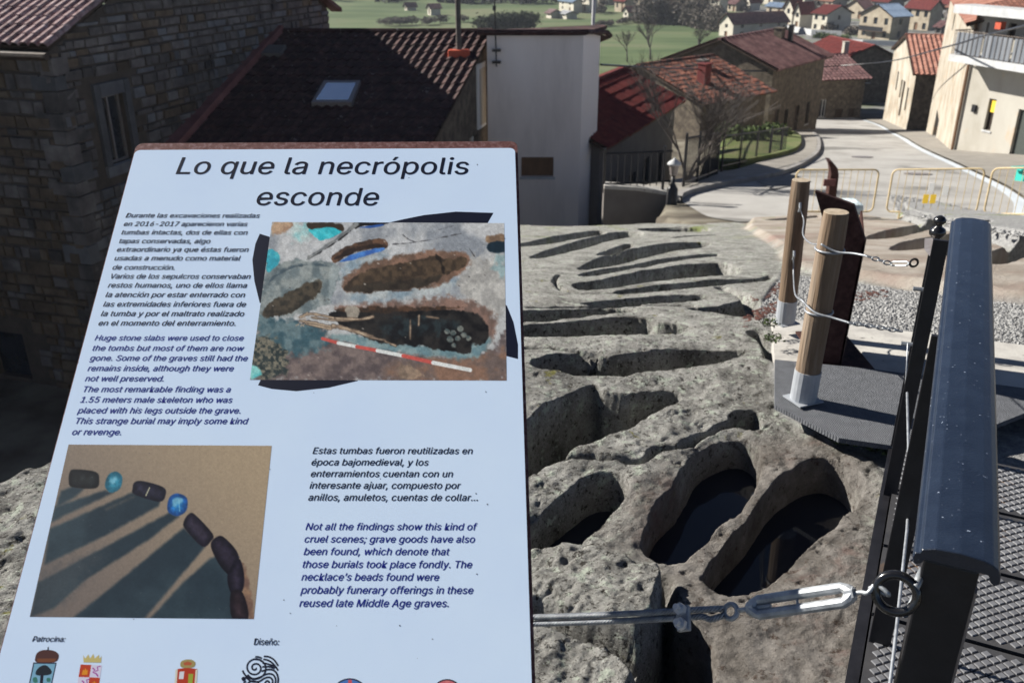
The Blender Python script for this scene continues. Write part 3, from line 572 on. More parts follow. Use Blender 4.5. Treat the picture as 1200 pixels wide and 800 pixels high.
for L, w_ in (([(215, 458), (260, 444), (352, 462)], 3.6), ([(215, 472), (280, 484), (360, 502)], 3.6), ([(262, 458), (350, 470), (450, 468)], 2.6), ([(240, 484), (340, 506)], 2.6), ([(350, 492), (430, 512), (506, 538)], 6), ([(360, 462), (460, 466), (512, 455)], 4), ([(664, 470), (664, 545)], 1.5), ([(700, 450), (698, 492)], 2.2), ([(732, 455), (778, 462)], 2), ([(560, 556), (604, 574)], 3), ([(500, 540), (560, 552)], 2)):
    g.put(L, (96, 80, 72), None, 3, 2, .9, closed=False, w=w_ + 2.5); g.put(L, (176, 156, 140), (132, 112, 100), 2, 2, closed=False, w=w_ - 1)
rgp = np.random.default_rng(5)
for k in range(16):
    u, v = rgp.uniform(205, 245), rgp.uniform(446, 490); g.put([(u, v), (u + rgp.uniform(-9, 9), v + rgp.uniform(-8, 8))], (170, 148, 134), None, 2, 1, .8, smp=False, closed=False, w=1.6)
for u, v, r in ((812, 515, 13), (838, 522, 11), (868, 505, 13), (825, 548, 14), (858, 545, 12), (882, 532, 13), (842, 572, 9), (902, 545, 10)):
    g.put([(u + r * cos(a), v + r * .9 * sin(a)) for a in np.linspace(0, 5.2, 6)], (72, 88, 96), (120, 126, 128), 2.5, 3, .9, sc=.1)
for k in range(70):
    u, v = rgp.uniform(60, 1040), rgp.uniform(85, 700); r = rgp.uniform(1.5, 5); g.put([(u, v), (u + r, v + r * .4)], (60, 56, 60) if rgp.random() < .6 else (190, 186, 190), None, 2, 1, .6, smp=False, closed=False, w=r * .5)
g.put([(615, 668), (660, 648), (712, 690), (640, 712)], (158, 134, 118), (110, 94, 86), 6, 10, .8)
sb = [(306, 545), (370, 563), (446, 578), (530, 594), (635, 615), (757, 643), (908, 673)]
for i in range(6): g.put(sb[i:i + 2], (196, 78, 76) if i % 2 == 0 else (206, 212, 226), None, 1.5, 0, smp=False, closed=False, w=6.5 + i * .3)
g.grain(.08, .06, 3); g.grain(.3, .06, 4, 2)
pic = g.build('grave_photograph', zA, 'printed photograph of rock cut graves with a skeleton')
b = Print([(175, 37), (1003, 42), (930, 747), (17, 738)], 300, 260, (120, 108, 104))
t = smooth((b.U * .6 - b.V * .5 + 300) / 900)[..., None]; b.C = np.array((112, 102, 104)) * (1 - t) + np.array((168, 148, 128)) * t
SH = dict(col=(34, 52, 70), col2=(46, 66, 84), soft=9, rough=1.5, sc=.006, smp=False)
for L in ([(145, 225), (190, 207), (240, 215), (205, 250), (125, 290)], [(118, 292), (325, 222), (358, 232), (104, 352)], [(98, 380), (436, 232), (552, 262), (540, 288), (300, 420), (78, 525)], [(50, 600), (590, 312), (622, 332), (500, 425), (240, 590), (120, 700), (20, 738)], [(645, 375), (730, 452), (700, 492), (480, 750), (190, 745), (420, 560)], [(752, 500), (800, 480), (870, 640), (900, 752), (505, 748), (640, 600)]): b.put(L, **SH)
b.put([(60, 560), (240, 500), (330, 470), (140, 690), (20, 740)], (70, 76, 88), None, 40, 20, .45)
for L in ([(205, 250), (300, 205)], [(330, 300), (440, 250)]): b.put(L, (130, 116, 108), None, 12, 3, .4, smp=False, closed=False, w=3)
b.put([(880, 620), (888, 520), (935, 747), (908, 747)], (150, 116, 96), (112, 84, 78), 8, 6)
def bead(pts, c1, c2, hl=None):
    P = spline(pts, 4); d = sdf(b.U, b.V, P); m = smooth(.5 - d / 6); cen = P.mean(0); r = smooth(1 + d / 40)[..., None]; c = np.array(c1) * r + np.array(c2) * (1 - r); c = c * (1 + .35 * b.n(.06, 3, int(cen[0]))[..., None]); b.C = b.C * (1 - m[..., None]) + c * m[..., None]
    if hl: b.put(hl, (120, 190, 230), None, 5, 4, .7)
bead([(180, 150), (200, 138), (285, 148), (300, 180), (285, 215), (190, 210), (176, 185)], (18, 22, 30), (40, 46, 54)); bead([(325, 190), (340, 158), (370, 147), (394, 170), (385, 215), (350, 233), (327, 215)], (20, 96, 132), (46, 150, 196), [(345, 185), (362, 168), (372, 180), (355, 200)])
bead([(436, 215), (445, 190), (480, 186), (560, 210), (571, 240), (545, 270), (445, 240)], (18, 20, 40), (44, 44, 72)); b.put([(490, 245), (505, 213)], (224, 226, 196), None, 2, 0, smp=False, closed=False, w=1.5)
bead([(577, 290), (588, 250), (620, 236), (657, 255), (655, 305), (620, 328), (585, 315)], (10, 70, 160), (20, 130, 224), [(600, 262), (622, 250), (640, 268), (610, 290)]); b.put([(625, 262), (628, 308)], (140, 206, 240), None, 3, 0, .8, smp=False, closed=False, w=1.5)
bead([(645, 350), (665, 320), (690, 322), (762, 400), (755, 430), (720, 452), (650, 380)], (20, 18, 36), (52, 46, 70)); bead([(755, 440), (775, 415), (805, 412), (860, 470), (868, 520), (840, 570), (800, 540), (765, 480)], (18, 16, 32), (44, 38, 62)); bead([(825, 560), (868, 500), (890, 560), (885, 630), (850, 650), (828, 620)], (18, 16, 34), (48, 42, 66)); bead([(836, 640), (885, 640), (908, 745), (843, 748)], (24, 18, 30), (54, 40, 52))
for k in range(40):
    u, v = rgp.uniform(60, 980), rgp.uniform(60, 730); b.put([(u, v), (u + 3, v + rgp.uniform(-4, 4))], (150, 150, 156), None, 2, 0, .35, smp=False, closed=False, w=.8)
b.grain(.12, .03, 3); b.grain(.4, .04, 5, 2); b.C = b.C * .94
bp_ = b.build('bead_photograph', zB, 'printed photograph of dark and blue beads casting long shadows')
# crests and logos
def Cr(name, pts, a, smp=False, parent=None, xf=None): return ppoly(name, [tuple(p) for p in spline(pts, 3)] if smp else pts, gloss('print_' + name, a, tuple(x * .85 for x in a)), xf=xf or (lambda u, v: (u / 10, 720 + v / 10)), parent=parent)
c1 = Cr('town_crest', [(390, 556), (664, 560), (590, 900), (320, 900)], (.015, .015, .04)); Cr('crest_field', [(402, 570), (650, 573), (580, 890), (335, 890)], (.22, .45, .6), parent=c1)
Cr('crest_crown', [(430, 555), (415, 490), (440, 440), (500, 412), (600, 412), (670, 440), (690, 490), (640, 555)], (.09, .035, .03), True, c1); Cr('crown_band', [(435, 510), (660, 510), (640, 552), (440, 552)], (.2, .07, .03), parent=c1); pstroke('crown_cross', [(566, 375), (562, 420)], .0016, INK, lambda u, v: (u / 10, 720 + v / 10), c1)
Cr('oak_crown', [(415, 680), (450, 620), (510, 588), (560, 600), (607, 660), (580, 700), (450, 710)], (.015, .022, .03), True, c1); pstroke('oak_trunk', [(495, 690), (488, 760), (480, 880)], .004, INK, lambda u, v: (u / 10, 720 + v / 10), c1)
Cr('green_tuft', [(385, 740), (430, 730), (440, 790), (395, 790)], (.05, .2, .15), True, c1); Cr('green_tuft', [(550, 740), (590, 740), (590, 780), (550, 780)], (.05, .2, .15), True, c1)
c2 = Cr('regional_crest', [(945, 580), (1070, 584), (1048, 730), (920, 726)], (.55, .06, .02)); Cr('crest_quarter', [(1070, 584), (1195, 590), (1172, 735), (1048, 730)], (.72, .68, .82), parent=c2); Cr('crest_quarter', [(920, 726), (1048, 730), (1025, 880), (895, 880)], (.72, .68, .82), parent=c2); Cr('crest_quarter_red', [(1048, 730), (1172, 735), (1150, 880), (1025, 880)], (.55, .06, .02), parent=c2)
for du, dv in ((0, 0), (105, 150)): Cr('castle', [(955 + du, 700 + dv), (975 + du, 640 + dv), (990 + du, 650 + dv), (1000 + du, 620 + dv), (1015 + du, 650 + dv), (1030 + du, 640 + dv), (1025 + du, 700 + dv)], (.8, .3, .02), parent=c2)
for du, dv in ((0, 0), (-125, 150)):
    pstroke('lion', [(1085 + du, 620 + dv), (1110 + du, 640 + dv), (1090 + du, 670 + dv), (1130 + du, 690 + dv), (1150 + du, 720 + dv)], .0016, gloss('print_purple', (.35, .03, .3), (.4, .04, .34)), lambda u, v: (u / 10, 720 + v / 10), c2); pstroke('lion', [(1180 + du, 600 + dv), (1140 + du, 610 + dv), (1150 + du, 650 + dv), (1110 + du, 660 + dv)], .0016, gloss('print_purple', (.35, .03, .3), (.4, .04, .34)), lambda u, v: (u / 10, 720 + v / 10), c2)
Cr('gold_crown', [(980, 555), (975, 470), (1000, 510), (1035, 460), (1055, 510), (1095, 455), (1110, 510), (1160, 465), (1165, 515), (1190, 480), (1185, 558)], (.62, .52, .2), parent=c2)
zC = lambda u, v: (120 + u / 10, 720 + v / 10)
c3 = Cr('national_crest', [(880, 632), (990, 618), (1112, 632), (1090, 900), (850, 900)], (.5, .05, .02), xf=zC); Cr('crest_tower', [(905, 665), (960, 660), (950, 750), (895, 750)], (.75, .75, .8), xf=zC, parent=c3); Cr('crest_green', [(1010, 690), (1065, 690), (1050, 860), (1000, 860)], (.35, .42, .05), xf=zC, parent=c3)
Cr('crest_crown_gold', [(930, 615), (915, 560), (950, 530), (1010, 520), (1060, 530), (1092, 565), (1060, 615)], (.4, .32, .12), True, c3, zC); Cr('crown_red_cap', [(950, 560), (1000, 545), (1050, 560), (1040, 590), (960, 590)], (.5, .12, .05), xf=zC, parent=c3)
for x in (870, 1105): pstroke('crest_pillar', [(x, 640), (x - 18, 880)], .0028, gloss('print_pillar', (.65, .62, .5), (.7, .67, .55)), zC, c3)
zD = lambda u, v: (270 + u / 10, 740 + v / 10)
lg = pstroke('fingerprint_logo', [(290 + r * cos(a), 420 + r * .95 * sin(a)) for a, r in [(t, 8 + 9.2 * t) for t in np.linspace(0, 15.5, 70)]], .0022, INK, zD)
for L in ([(290, 290), (330, 292), (368, 308)], [(392, 285), (450, 290), (510, 325), (560, 395)], [(385, 318), (440, 330), (500, 370), (560, 450)], [(375, 360), (440, 375), (520, 400)], [(372, 408), (450, 405), (520, 425)], [(365, 460), (430, 440), (500, 445), (545, 490), (560, 560), (545, 640)],
          [(200, 500), (260, 545), (340, 530), (430, 490), (500, 500), (530, 560), (515, 640)], [(175, 520), (240, 575), (330, 580), (400, 540), (460, 530), (495, 570), (480, 640)], [(400, 600), (430, 570), (455, 590), (440, 630)], [(290, 318), (340, 325), (368, 345)], [(200, 600), (250, 575), (320, 590), (345, 640)], [(150, 590), (185, 580)]):
    pstroke('logo_line', [tuple(p) for p in spline(L, 4, False)] if len(L) > 2 else L, .0022, INK, zD, lg)
ppoly('logo_dot', [(155 + 26 * cos(a), 548 + 26 * sin(a)) for a in np.linspace(0, 5.9, 10)], INK, xf=zD, parent=lg)
for cx, cy, r, f1, f2 in ((410, 816, 22, (.08, .2, .5), (.6, .1, .12)), (524, 813, 18, (.62, .16, .18), (.68, .2, .2))):
    d = ppoly('round_flag', [(cx + r * cos(a), cy + r * sin(a)) for a in np.linspace(0, 6.1, 26)], INK); ppoly('flag_field', [(cx + (r - 1.6) * cos(a), cy + (r - 1.6) * sin(a)) for a in np.linspace(0, 6.1, 26)], gloss('print_flag', f1, f1), parent=d)
    ppoly('flag_stripe', [(cx - 2, cy - r + 2), (cx + 2.4, cy - r + 2), (cx + 2.4, cy), (cx - 2, cy)], gloss('print_flag_stripe', f2, f2), parent=d)
SPK = gloss('dirt_speck', (.05, .06, .08), (.1, .11, .13))
for i in range(34):
    u, v = rng.uniform(60, 595), rng.uniform(190, 795)
    if rng.random() < .3: u = rng.uniform(440, 595)
    r = rng.uniform(.35, .9); ppoly('dirt_speck', [(u + r * cos(a) * rng.uniform(.6, 1.4), v + r * sin(a)) for a in np.linspace(0, 5.2, 6)], SPK)
# ---------------------------------------------------------------- handrail and walkway
LD = Vector((.43, .903, 0)); SD = Vector((.903, -.43, 0)); RZ = math.atan2(.903, .43)     # along the rail, to its right
def L0(s, o=0, z=0): return Vector((.615, 1.02, 0)) + LD * s + SD * o + Vector((0, 0, z))
HR = CH - .78; rot = Matrix((SD, LD, Vector((0, 0, 1)))).transposed()
rail = empty('handrail', L0(0), 0, 'black steel handrail with a wide moulded top running along the walkway edge', 'handrail')
def lp(v): return Vector(v) - L0(0)
w = .054; prof = [(-w, -.012), (-w - .002, -.004), (-w, .004), (-w + .006, .006), (-w + .008, .012), (-.030, .018), (0, .0205), (.030, .018), (w - .012, .014), (w - .004, .008), (w, -.002), (w + .001, -.014), (w - .005, -.019), (w - .011, -.014), (w - .014, -.004), (-w + .014, -.004), (-w + .010, -.012), (-w + .004, -.016)]
q = MB(); q.prism([lp(L0(-.02, o, HR + z)) for o, z in prof], LD * 1.78); o = q.build('handrail_cap', M['rail_top'], rail, fix=True, bevel=.0012, bseg=1)
q = MB(); c = lp(L0(.03, -.004, 0)); q.box((c.x, c.y, (HR - .02) / 2), (.072, .05, HR - .02), rot); q.build('end_post', M['black_metal'], rail, bevel=.003)
q = MB(); c = lp(L0(.03, .034, 0)); q.box((c.x, c.y, HR / 2 - .02), (.004, .034, HR - .08), rot); q.build('worn_edge_strip', M['bare_steel'], rail)
for s, wd, top in ((.85, .052, HR - .012), (1.60, .042, HR - .012)):
    if wd:
        c = lp(L0(s, -.075 if s > 1 else -.042, 0)); bt = -.12 if s > 1 else -.3
        q = MB(); q.box((c.x, c.y, (top + bt) / 2), (wd, .012, top - bt), rot); q.build('rail_post', M['black_metal'], rail, bevel=.002)
f0 = L0(1.60, -.075); f1 = L0(1.93, -.085)
q = MB(); c = lp(f1); q.box((c.x, c.y, (CH - .895) / 2), (.03, .03, CH - .895), rot); q.build('rail_post', M['black_metal'], rail, bevel=.002)
q = MB(); q.lathe([(.018, 0), (.019, .004), (.010, .008), (.012, .014), (.024, .024), (.026, .034), (.022, .045), (.011, .052), (.010, .058), (.019, .066), (.020, .074), (.014, .083), (.004, .088)], 16, (c.x, c.y, CH - .895)); q.build('ball_finial', M['ring_metal'], rail, sm=True)
P = [lp(L0(1.95, -.095, CH - .893)), lp(L0(1.8, -.09, CH - .885)), lp(L0(1.66, -.075, CH - .86)), lp(L0(1.66, -.03, CH - .81)), lp(L0(1.72, .0, CH - .795))]
q = MB(); q.tube(P, .024, 4, flat=.22); q.build('connecting_bar', M['bare_steel'], rail)
# ring and infill cables
rc = W(1050, 695, 1.035); q = MB(); Rr = .0275
e1 = SD; e2 = Vector((0, 0, 1)) * .96 + LD * .28; e2.normalize()
q.tube([lp(rc) + e1 * cos(a) * Rr + e2 * sin(a) * Rr for a in np.linspace(0, 2 * pi, 37)], .0068, 10, cap=False); q.build('cable_ring', M['ring_metal'], rail, sm=True)
for dz in (.018, -.02): q = MB(); q.tube([lp(rc + SD * .022 + Vector((0, 0, dz))), lp(L0(.03, -.036, rc.z + dz * 1.1))], .006, 8); q.build('ring_bracket', M['galv'], rail, sm=True)
def wire(name, pts, r, parent, base, m=M['cable'], sm=True):
    q = MB(); q.tube([Vector(p) - base for p in pts], r, 6); return q.build(name, m, parent, sm=sm)
b0 = L0(0)
wire('infill_cable', [L0(.03, -.03, .3), W(1043, 800, 1.3), W(1048, 760, 1.38), W(1063, 620, 1.75), W(1065.5, 575, 1.95), W(1064, 500, 2.25), W(1063, 460, 2.42)], .0035, rail, b0)
q = MB()
for (px, py) in ((1075, 338), (1061, 402)):
    c = lp(W(px, py, 2.76)); q.tube([c + Vector((-.014, 0, 0)), c + Vector((.02, -.01, 0))], .007, 6)
q.build('eye_bolts', M['galv'], rail)
wire('infill_cable', [W(1064, 402, 2.74), W(1062, 440, 2.72), W(1059, 470, 2.7)], .0028, rail, b0)
# steel rope in front with its clamp and turnbuckle
rope = empty('wire_rope_barrier', rc, 0, 'doubled steel wire rope with bolted clamp and turnbuckle hooked to the black ring', 'cable')
def rp(v): return Vector(v) - rc
A0 = tosign; eye = W(853, 716, 1.13); start = Vector((-.075, 1.24, CH - 1.085)); 
_d = (eye - start)
def ropeline(t, off): return start + _d * t + Vector((0, 0, -.004 * 4 * t * (1 - t))) + off
rd = _d.normalized(); side = rd.cross(Vector((0, -1, .6)).normalized()).normalized()
for k, off in ((0, side * .0054), (1, -side * .0054)):
    pts = [rp(ropeline(t, off * (1 if t < .93 else (1 - (t - .93) / .07 * .2 + (.9 if k == 0 else 0) * 1.2 * sin((t - .8) / .2 * pi))))) for t in np.linspace(0, .985, 40)]
    q = MB(); n = len(pts); fine = [tuple(p) for p in spline(pts, 6, False)]
    core = [Vector(p) for p in fine]; q.tube(core, .0036, 6, mi=1)
    up = Vector((0, 0, 1))
    for j in range(5):
        hp = []
        for i, p in enumerate(core):
            t_ = (core[min(i + 1, len(core) - 1)] - core[max(0, i - 1)]).normalized(); a_ = t_.cross(up).normalized(); b2 = a_.cross(t_)
            an = j * 2 * pi / 5 + i * .42; hp.append(p + (a_ * cos(an) + b2 * sin(an)) * .0036)
        q.tube(hp, .0018, 5, cap=False)
    q.build('rope_strand', [M['cable'], M['black_metal']], rope, sm=True)
def frame(a, b):
    x = (b - a).normalized(); z = (Vector((0, -.55, .83)) - x * x.dot(Vector((0, -.55, .83)))).normalized(); y = z.cross(x); return Matrix((x, y, z)).transposed()
TBa = W(878, 713, 1.12); TBb = W(1000, 695, 1.055); fr = frame(TBa, TBb); Lb = (TBb - TBa).length
def tb(u, v, w_): return rp(TBa + fr @ Vector((u, v, w_)))
q = MB()
for sg in (1, -1): q.tube([tb(.002, 0, 0), tb(.008, sg * .006, 0), tb(.016, sg * .0112, 0), tb(Lb - .016, sg * .0112, 0), tb(Lb - .008, sg * .006, 0), tb(Lb - .002, 0, 0)], [.0095, .0095, .0082, .0082, .0095, .0095], 10)
q.tube([tb(-.002, 0, 0), tb(.010, 0, 0)], .0105, 6); q.tube([tb(Lb - .010, 0, 0), tb(Lb + .002, 0, 0)], .0105, 6); q.build('turnbuckle_body', M['galv'], rope, sm=False, bevel=0)
q = MB(); q.tube([tb(Lb * .48, -.0115, 0), tb(Lb * .48, .0115, 0)], .002, 6); q.tube([tb(.0, 0, 0), tb(Lb * .22, 0, 0)], .0036, 8); q.build('locking_pin', M['galv'], rope)
q = MB(); ec = tb(-.032, 0, 0); ax = fr @ Vector((1, 0, 0)); ay = fr @ Vector((0, 1, 0)); az = fr @ Vector((0, 0, 1))
q.tube([ec + ax * .0115 * cos(a) + ay * .0115 * sin(a) for a in np.linspace(0, 2 * pi, 25)], .0042, 8, cap=False); q.tube([tb(-.02, 0, 0), tb(0, 0, 0)], .004, 8); q.build('eye_bolt', M['galv'], rope, sm=True)
q = MB(); hp = [tb(Lb, 0, 0), tb(Lb + .012, 0, 0), tb(Lb + .022, -.003, .002), rp(rc + e1 * -.028 + Vector((0, 0, .006))), rp(rc + e1 * -.014 + Vector((0, -.008, .002))), rp(rc + e1 * -.012 + Vector((0, 0, -.006))), rp(rc + e1 * -.028 + Vector((0, .004, -.004))), tb(Lb + .024, .004, -.002)]
q.tube([tuple(p) for p in spline(hp, 4, False)], .0034, 8); q.build('hook', M['galv'], rope, sm=True)
nutm = mat('bright_zinc_nut', [(.5, .51, .52), (.68, .69, .7)], 30, .4, .1, 100, metal=.5); cc = rp(W(801, 722, 1.12)); cx = (fr @ Vector((1, 0, 0))); q = MB()
q.box(cc - ay * .003, (.022, .040, .010), fr); o = q.build('clamp_saddle', M['cable'], rope, bevel=.003)
for dy in (.0085, -.0125):
    q = MB(); p = cc + ay * dy * 1.1; q.tube([p + az * .005, p + az * .014], .0098, 6); q.tube([p + az * .012, p + az * .024], .0052, 8); q.build('clamp_nut', nutm, rope)
q = MB(); q.tube([cc + ay * (.0085) + az * .004, cc + ay * .0085 - az * .008, cc - az * .013 - ay * .002, cc - ay * .0125 - az * .008, cc - ay * .0125 + az * .004], .0034, 8); q.build('clamp_bolt', M['galv'], rope, sm=True)
# walkway panels with raised squares
deck_m = mat('dark_steel_deck', [(.035, .036, .042), (.07, .068, .07)], 9, .6, .3, 90, metal=.2, fleck=((.16, .1, .06), 6, .62), dist=.002); sq_m = mat('worn_grip_square', [(.13, .13, .14), (.22, .225, .24)], 16, .5, .3, 120, metal=.3, fleck=((.2, .14, .1), 9, .66), dist=.001)
pitch = .0235; pw, pd = 1.15, .325
q = MB()
for i in range(-60, 60):
    for j in range(-60, 60):
        x = (i + j) * pitch * .7071; y = (i - j) * pitch * .7071
        if abs(x) < pw / 2 - .02 and abs(y) < pd / 2 - .022:
            h = .0128; hh = .0108
            q.add([(x, y - h, 0), (x + h, y, 0), (x, y + h, 0), (x - h, y, 0), (x, y - hh, .0035), (x + hh, y, .0035), (x, y + hh, .0035), (x - hh, y, .0035)], [(4, 5, 6, 7), (0, 1, 5, 4), (1, 2, 6, 5), (2, 3, 7, 6), (3, 0, 4, 7)])
grip = q.mesh('grip_squares', sq_m)
q = MB(); q.box((0, 0, -.012), (pw, pd - .008, .024)); pan = q.mesh('walkway_panel', deck_m)
walk = empty('walkway', L0(.4), RZ - pi / 2, 'steel walkway of diamond grip panels right of the black handrail', 'walkway')
DK = ['second', 'third', 'fourth', 'fifth', 'sixth', 'seventh', 'eighth', 'ninth']
for k in range(8):
    o = inst('deck_panel', pan, walk, (-.075 + pw / 2 + .005, 1.95 - .333 * k - .16 - .4, 0))
    g = bpy.data.objects.new('grip_squares', grip); COL.objects.link(g); g.parent = o; g['kind'] = 'stuff'
q = MB(); q.span((-.105, -1.6, -.075), (-.075, 1.56, -.012)); q.build('edge_beam', M['black_metal'], walk)
q = MB(); q.span((-.07, -1.6, -.045), (1.1, 1.53, -.03)); q.build('tray', deck_m, walk)
# mat of rubber round the post foot
rub = mat('grey_rubber_mat', [(.085, .09, .1), (.125, .13, .145)], 30, .9, 0, stretch=(1, 1, 1)); t = rub.node_tree; wv = t.nodes.new('ShaderNodeTexWave'); wv.inputs['Scale'].default_value = 45; wv.inputs['Distortion'].default_value = 2.5; wv.inputs['Detail Scale'].default_value = 3
g_ = t.nodes.new('ShaderNodeNewGeometry'); t.links.new(g_.outputs['Position'], wv.inputs['Vector']); bpn = t.nodes.new('ShaderNodeBump'); bpn.inputs['Strength'].default_value = .8; bpn.inputs['Distance'].default_value = .003; t.links.new(wv.outputs[0], bpn.inputs['Height']); t.links.new(bpn.outputs[0], t.nodes['Principled BSDF'].inputs['Normal'])
def flatpoly(name, pts, z0, z1, m, label=None, cat=None, kind=None):
    P = [onz(px, py, z1) for px, py in pts]; q = MB(); q.prism([(p.x, p.y, z1) for p in P], (0, 0, z0 - z1)); return tag(q.build(name, m, fix=True), label, cat, None, kind)
mo = flatpoly('rubber_mat', [(908, 421), (1010, 431), (1120, 444), (1320, 470), (1320, 500), (1200, 484), (1160, 500), (1047, 522), (984, 513), (908, 474)], -.02, .0, rub, 'grey ribbed rubber mat round the foot of the wooden post', 'mat')
conc = mat('pale_concrete', [(.26, .25, .24), (.4, .385, .36), (.46, .45, .42)], 5, .92, .4, 60, fleck=((.16, .15, .14), 14, .66), dist=.004)
FE = [ong(*p_) for p_ in ((904, 374), (1000, 384), (1120, 397), (1400, 432))]; NE = [onz(*p_, -.06) for p_ in ((909, 425), (1010, 436), (1120, 450), (1400, 486))]
q = MB()
for i in range(3):
    V_ = []
    for P_, up in ((FE[i], .012), (FE[i + 1], .012), (NE[i + 1], .012), (NE[i], .012)): V_.append((P_.x, P_.y, float(zb(P_.y)) + up))
    q.add(V_ + [(x_, y_, z_ - .08) for x_, y_, z_ in V_], [(3, 2, 1, 0), (0, 1, 5, 4), (2, 3, 7, 6), (3, 0, 4, 7), (1, 2, 6, 5)])
tag(q.build('concrete_path', conc, fix=True), 'pale concrete strip between the gravel and the mat', kind='structure')
# round wooden posts
def wood_post(px, py, tx, ty, dia, z, label, y=None):
    b = onz(px, py, z); top = W(tx, ty, b.y + .01); r = dia / 2; h = top.z - z
    e = empty('wooden_post', (b.x, b.y, z), 0, label, 'post', 'round wooden posts of the rope barrier')
    lx, ly = top.x - b.x, 0
    q = MB(); n = 9; pts = [(lx * k / n, ly * k / n, .02 + (h - .02) * k / n) for k in range(n + 1)]; q.tube(pts, [r * (1 + .015 * sin(k * 2.1)) for k in range(n)] + [r * .93], 20); q.build('shaft', M['post_wood'], e, sm=False)
    q = MB(); q.lathe([(r * .92, 0), (r * .9, .002)], 20, (lx, ly, h + .001)); q.build('sawn_top', M['post_grain'], e)
    q = MB(); q.tube([(0, 0, .004), (lx * .18, 0, h * .17)], r * 1.07, 20); q.build('metal_sleeve', M['zinc_sleeve'], e)
    q = MB(); q.box((0, 0, .003), (dia * 1.2, dia * 1.12, .005), Matrix.Rotation(.4, 3, 'Z')); q.build('base_plate', M['zinc_sleeve'], e); return e, b, top
p1, pb1, pt1 = wood_post(941, 468, 979, 248, .094, .008, 'nearer wooden post standing on the grey rubber mat in a zinc sleeve')
p2, pb2, pt2 = wood_post(920, 378, 938, 211, .088, -.085, 'farther wooden post beside the gravel left of the rust brown lectern')
rb = empty('rope_railing', pt1, 0, 'thin steel ropes with chain links tied round the two wooden posts', 'cable')
def rw(pts, r=.0032): wire('rope_strand', pts, r, rb, pt1)
y1 = pb1.y; y2 = pb2.y
def ring(px, py, y, rad, c): return [Vector((c.x + rad * cos(a), c.y + rad * sin(a), W(px, py, y).z)) for a in np.linspace(0, 2 * pi, 17)]
for px, py in ((975, 292), (953, 364)):
    f = (py - 248) / (468 - 248.); cxp = pt1.x + (pb1.x - pt1.x) * f; rw(ring(px, py, y1, .0505, Vector((cxp, y1, 0))), .0045)
rw([tuple(p) for p in spline([W(962, 286, y1 - .03), W(980, 295, y1 - .06), W(1000, 297, y1 - .1), W(1016, 300, 2.98)], 5, False)], .004)
rw([tuple(p) for p in spline([W(940, 352, y1), W(955, 366, y1 - .06), W(975, 372, y1 - .1), W(995, 378, 2.98)], 5, False)], .004)
rw([tuple(p) for p in spline([W(937, 243, y2 - .05), W(942, 258, y2 - .1), W(941, 275, 3.6), W(950, 285, 3.3), W(962, 286, y1 + .04)], 5, False)], .003)
rw([tuple(p) for p in spline([W(930, 300, y2 - .05), W(930, 325, y2 - .1), W(932, 345, 3.5), W(940, 352, y1 + .02)], 5, False)], .0035)
for px, py in ((937, 243), (930, 299)):
    q = MB(); c = W(px, py, y2 - .055) - pt1; q.tube([c + Vector((0, 0, .022)), c + Vector((0, -.01, .0)), c + Vector((0, 0, -.02))], .006, 8); q.build('rope_hook', M['galv'], rb)
chn = MB(); chn.tube([(.013 * cos(a), .0065 * sin(a), 0) for a in np.linspace(0, 2 * pi, 15)], .0026, 6, cap=False); chm = chn.mesh('chain_link', M['galv'], True)
for (a, b, n) in (((1016, 300), (1043, 309), 4), ((995, 378), (1056, 388), 9)):
    A_, B_ = W(*a, 2.98) - pt1, W(*b, 2.9) - pt1
    for k in range(n): inst('chain_link', chm, rb, A_.lerp(B_, (k + .5) / n), (k % 2 * 1.57, .18, 0), (1.0 if n < 6 else 1.15, 1, 1))
q = MB(); a, b = W(1043, 309, 2.92) - pt1, W(1066, 309, 2.85) - pt1
for dz in (.007, -.007): q.tube([a, a.lerp(b, .15) + Vector((0, 0, dz)), a.lerp(b, .85) + Vector((0, 0, dz)), b], .003, 6)
q.build('small_turnbuckle', M['galv'], rb); q = MB(); c = W(1071, 308, 2.79) - pt1; q.tube([c + Vector((.013 * cos(a), 0, .013 * sin(a))) for a in np.linspace(0, 2 * pi, 15)], .004, 6, cap=False); q.build('end_ring', M['ring_metal'], rb)
# weathering-steel lecterns
def lectern(name, pts, y, th, label, yk=None):
    P = [W(px, py, y + (yk[i] if yk else 0)) for i, (px, py) in enumerate(pts)]; c = P[0].copy(); e = empty(name, c, 0, label, 'lectern'); return e, [p - c for p in P]
lec, Pq = lectern('steel_lectern', [(985, 430), (963, 426), (980, 330), (970, 277), (955, 224), (1000, 240), (1014, 283)], 3.5, .01, 'rust brown folded steel lectern seen from behind beside the nearer wooden post')
q = MB(); q.prism(Pq, (.012, .02, 0)); q.build('side_plate', M['corten'], lec, fix=True)
q = MB(); q.prism([Pq[0], Pq[0] + Vector((.12, .38, 0)), Pq[6] + Vector((.12, .38, .02)), Pq[6]], (-.008, .0, 0)); q.build('back_plate', M['corten'], lec, fix=True)
q = MB(); q.box(((Pq[0] + Pq[1]) / 2 + Vector((.06, .15, -.0))), (.22, .42, .008)); q.build('foot_plate', M['corten'], lec)
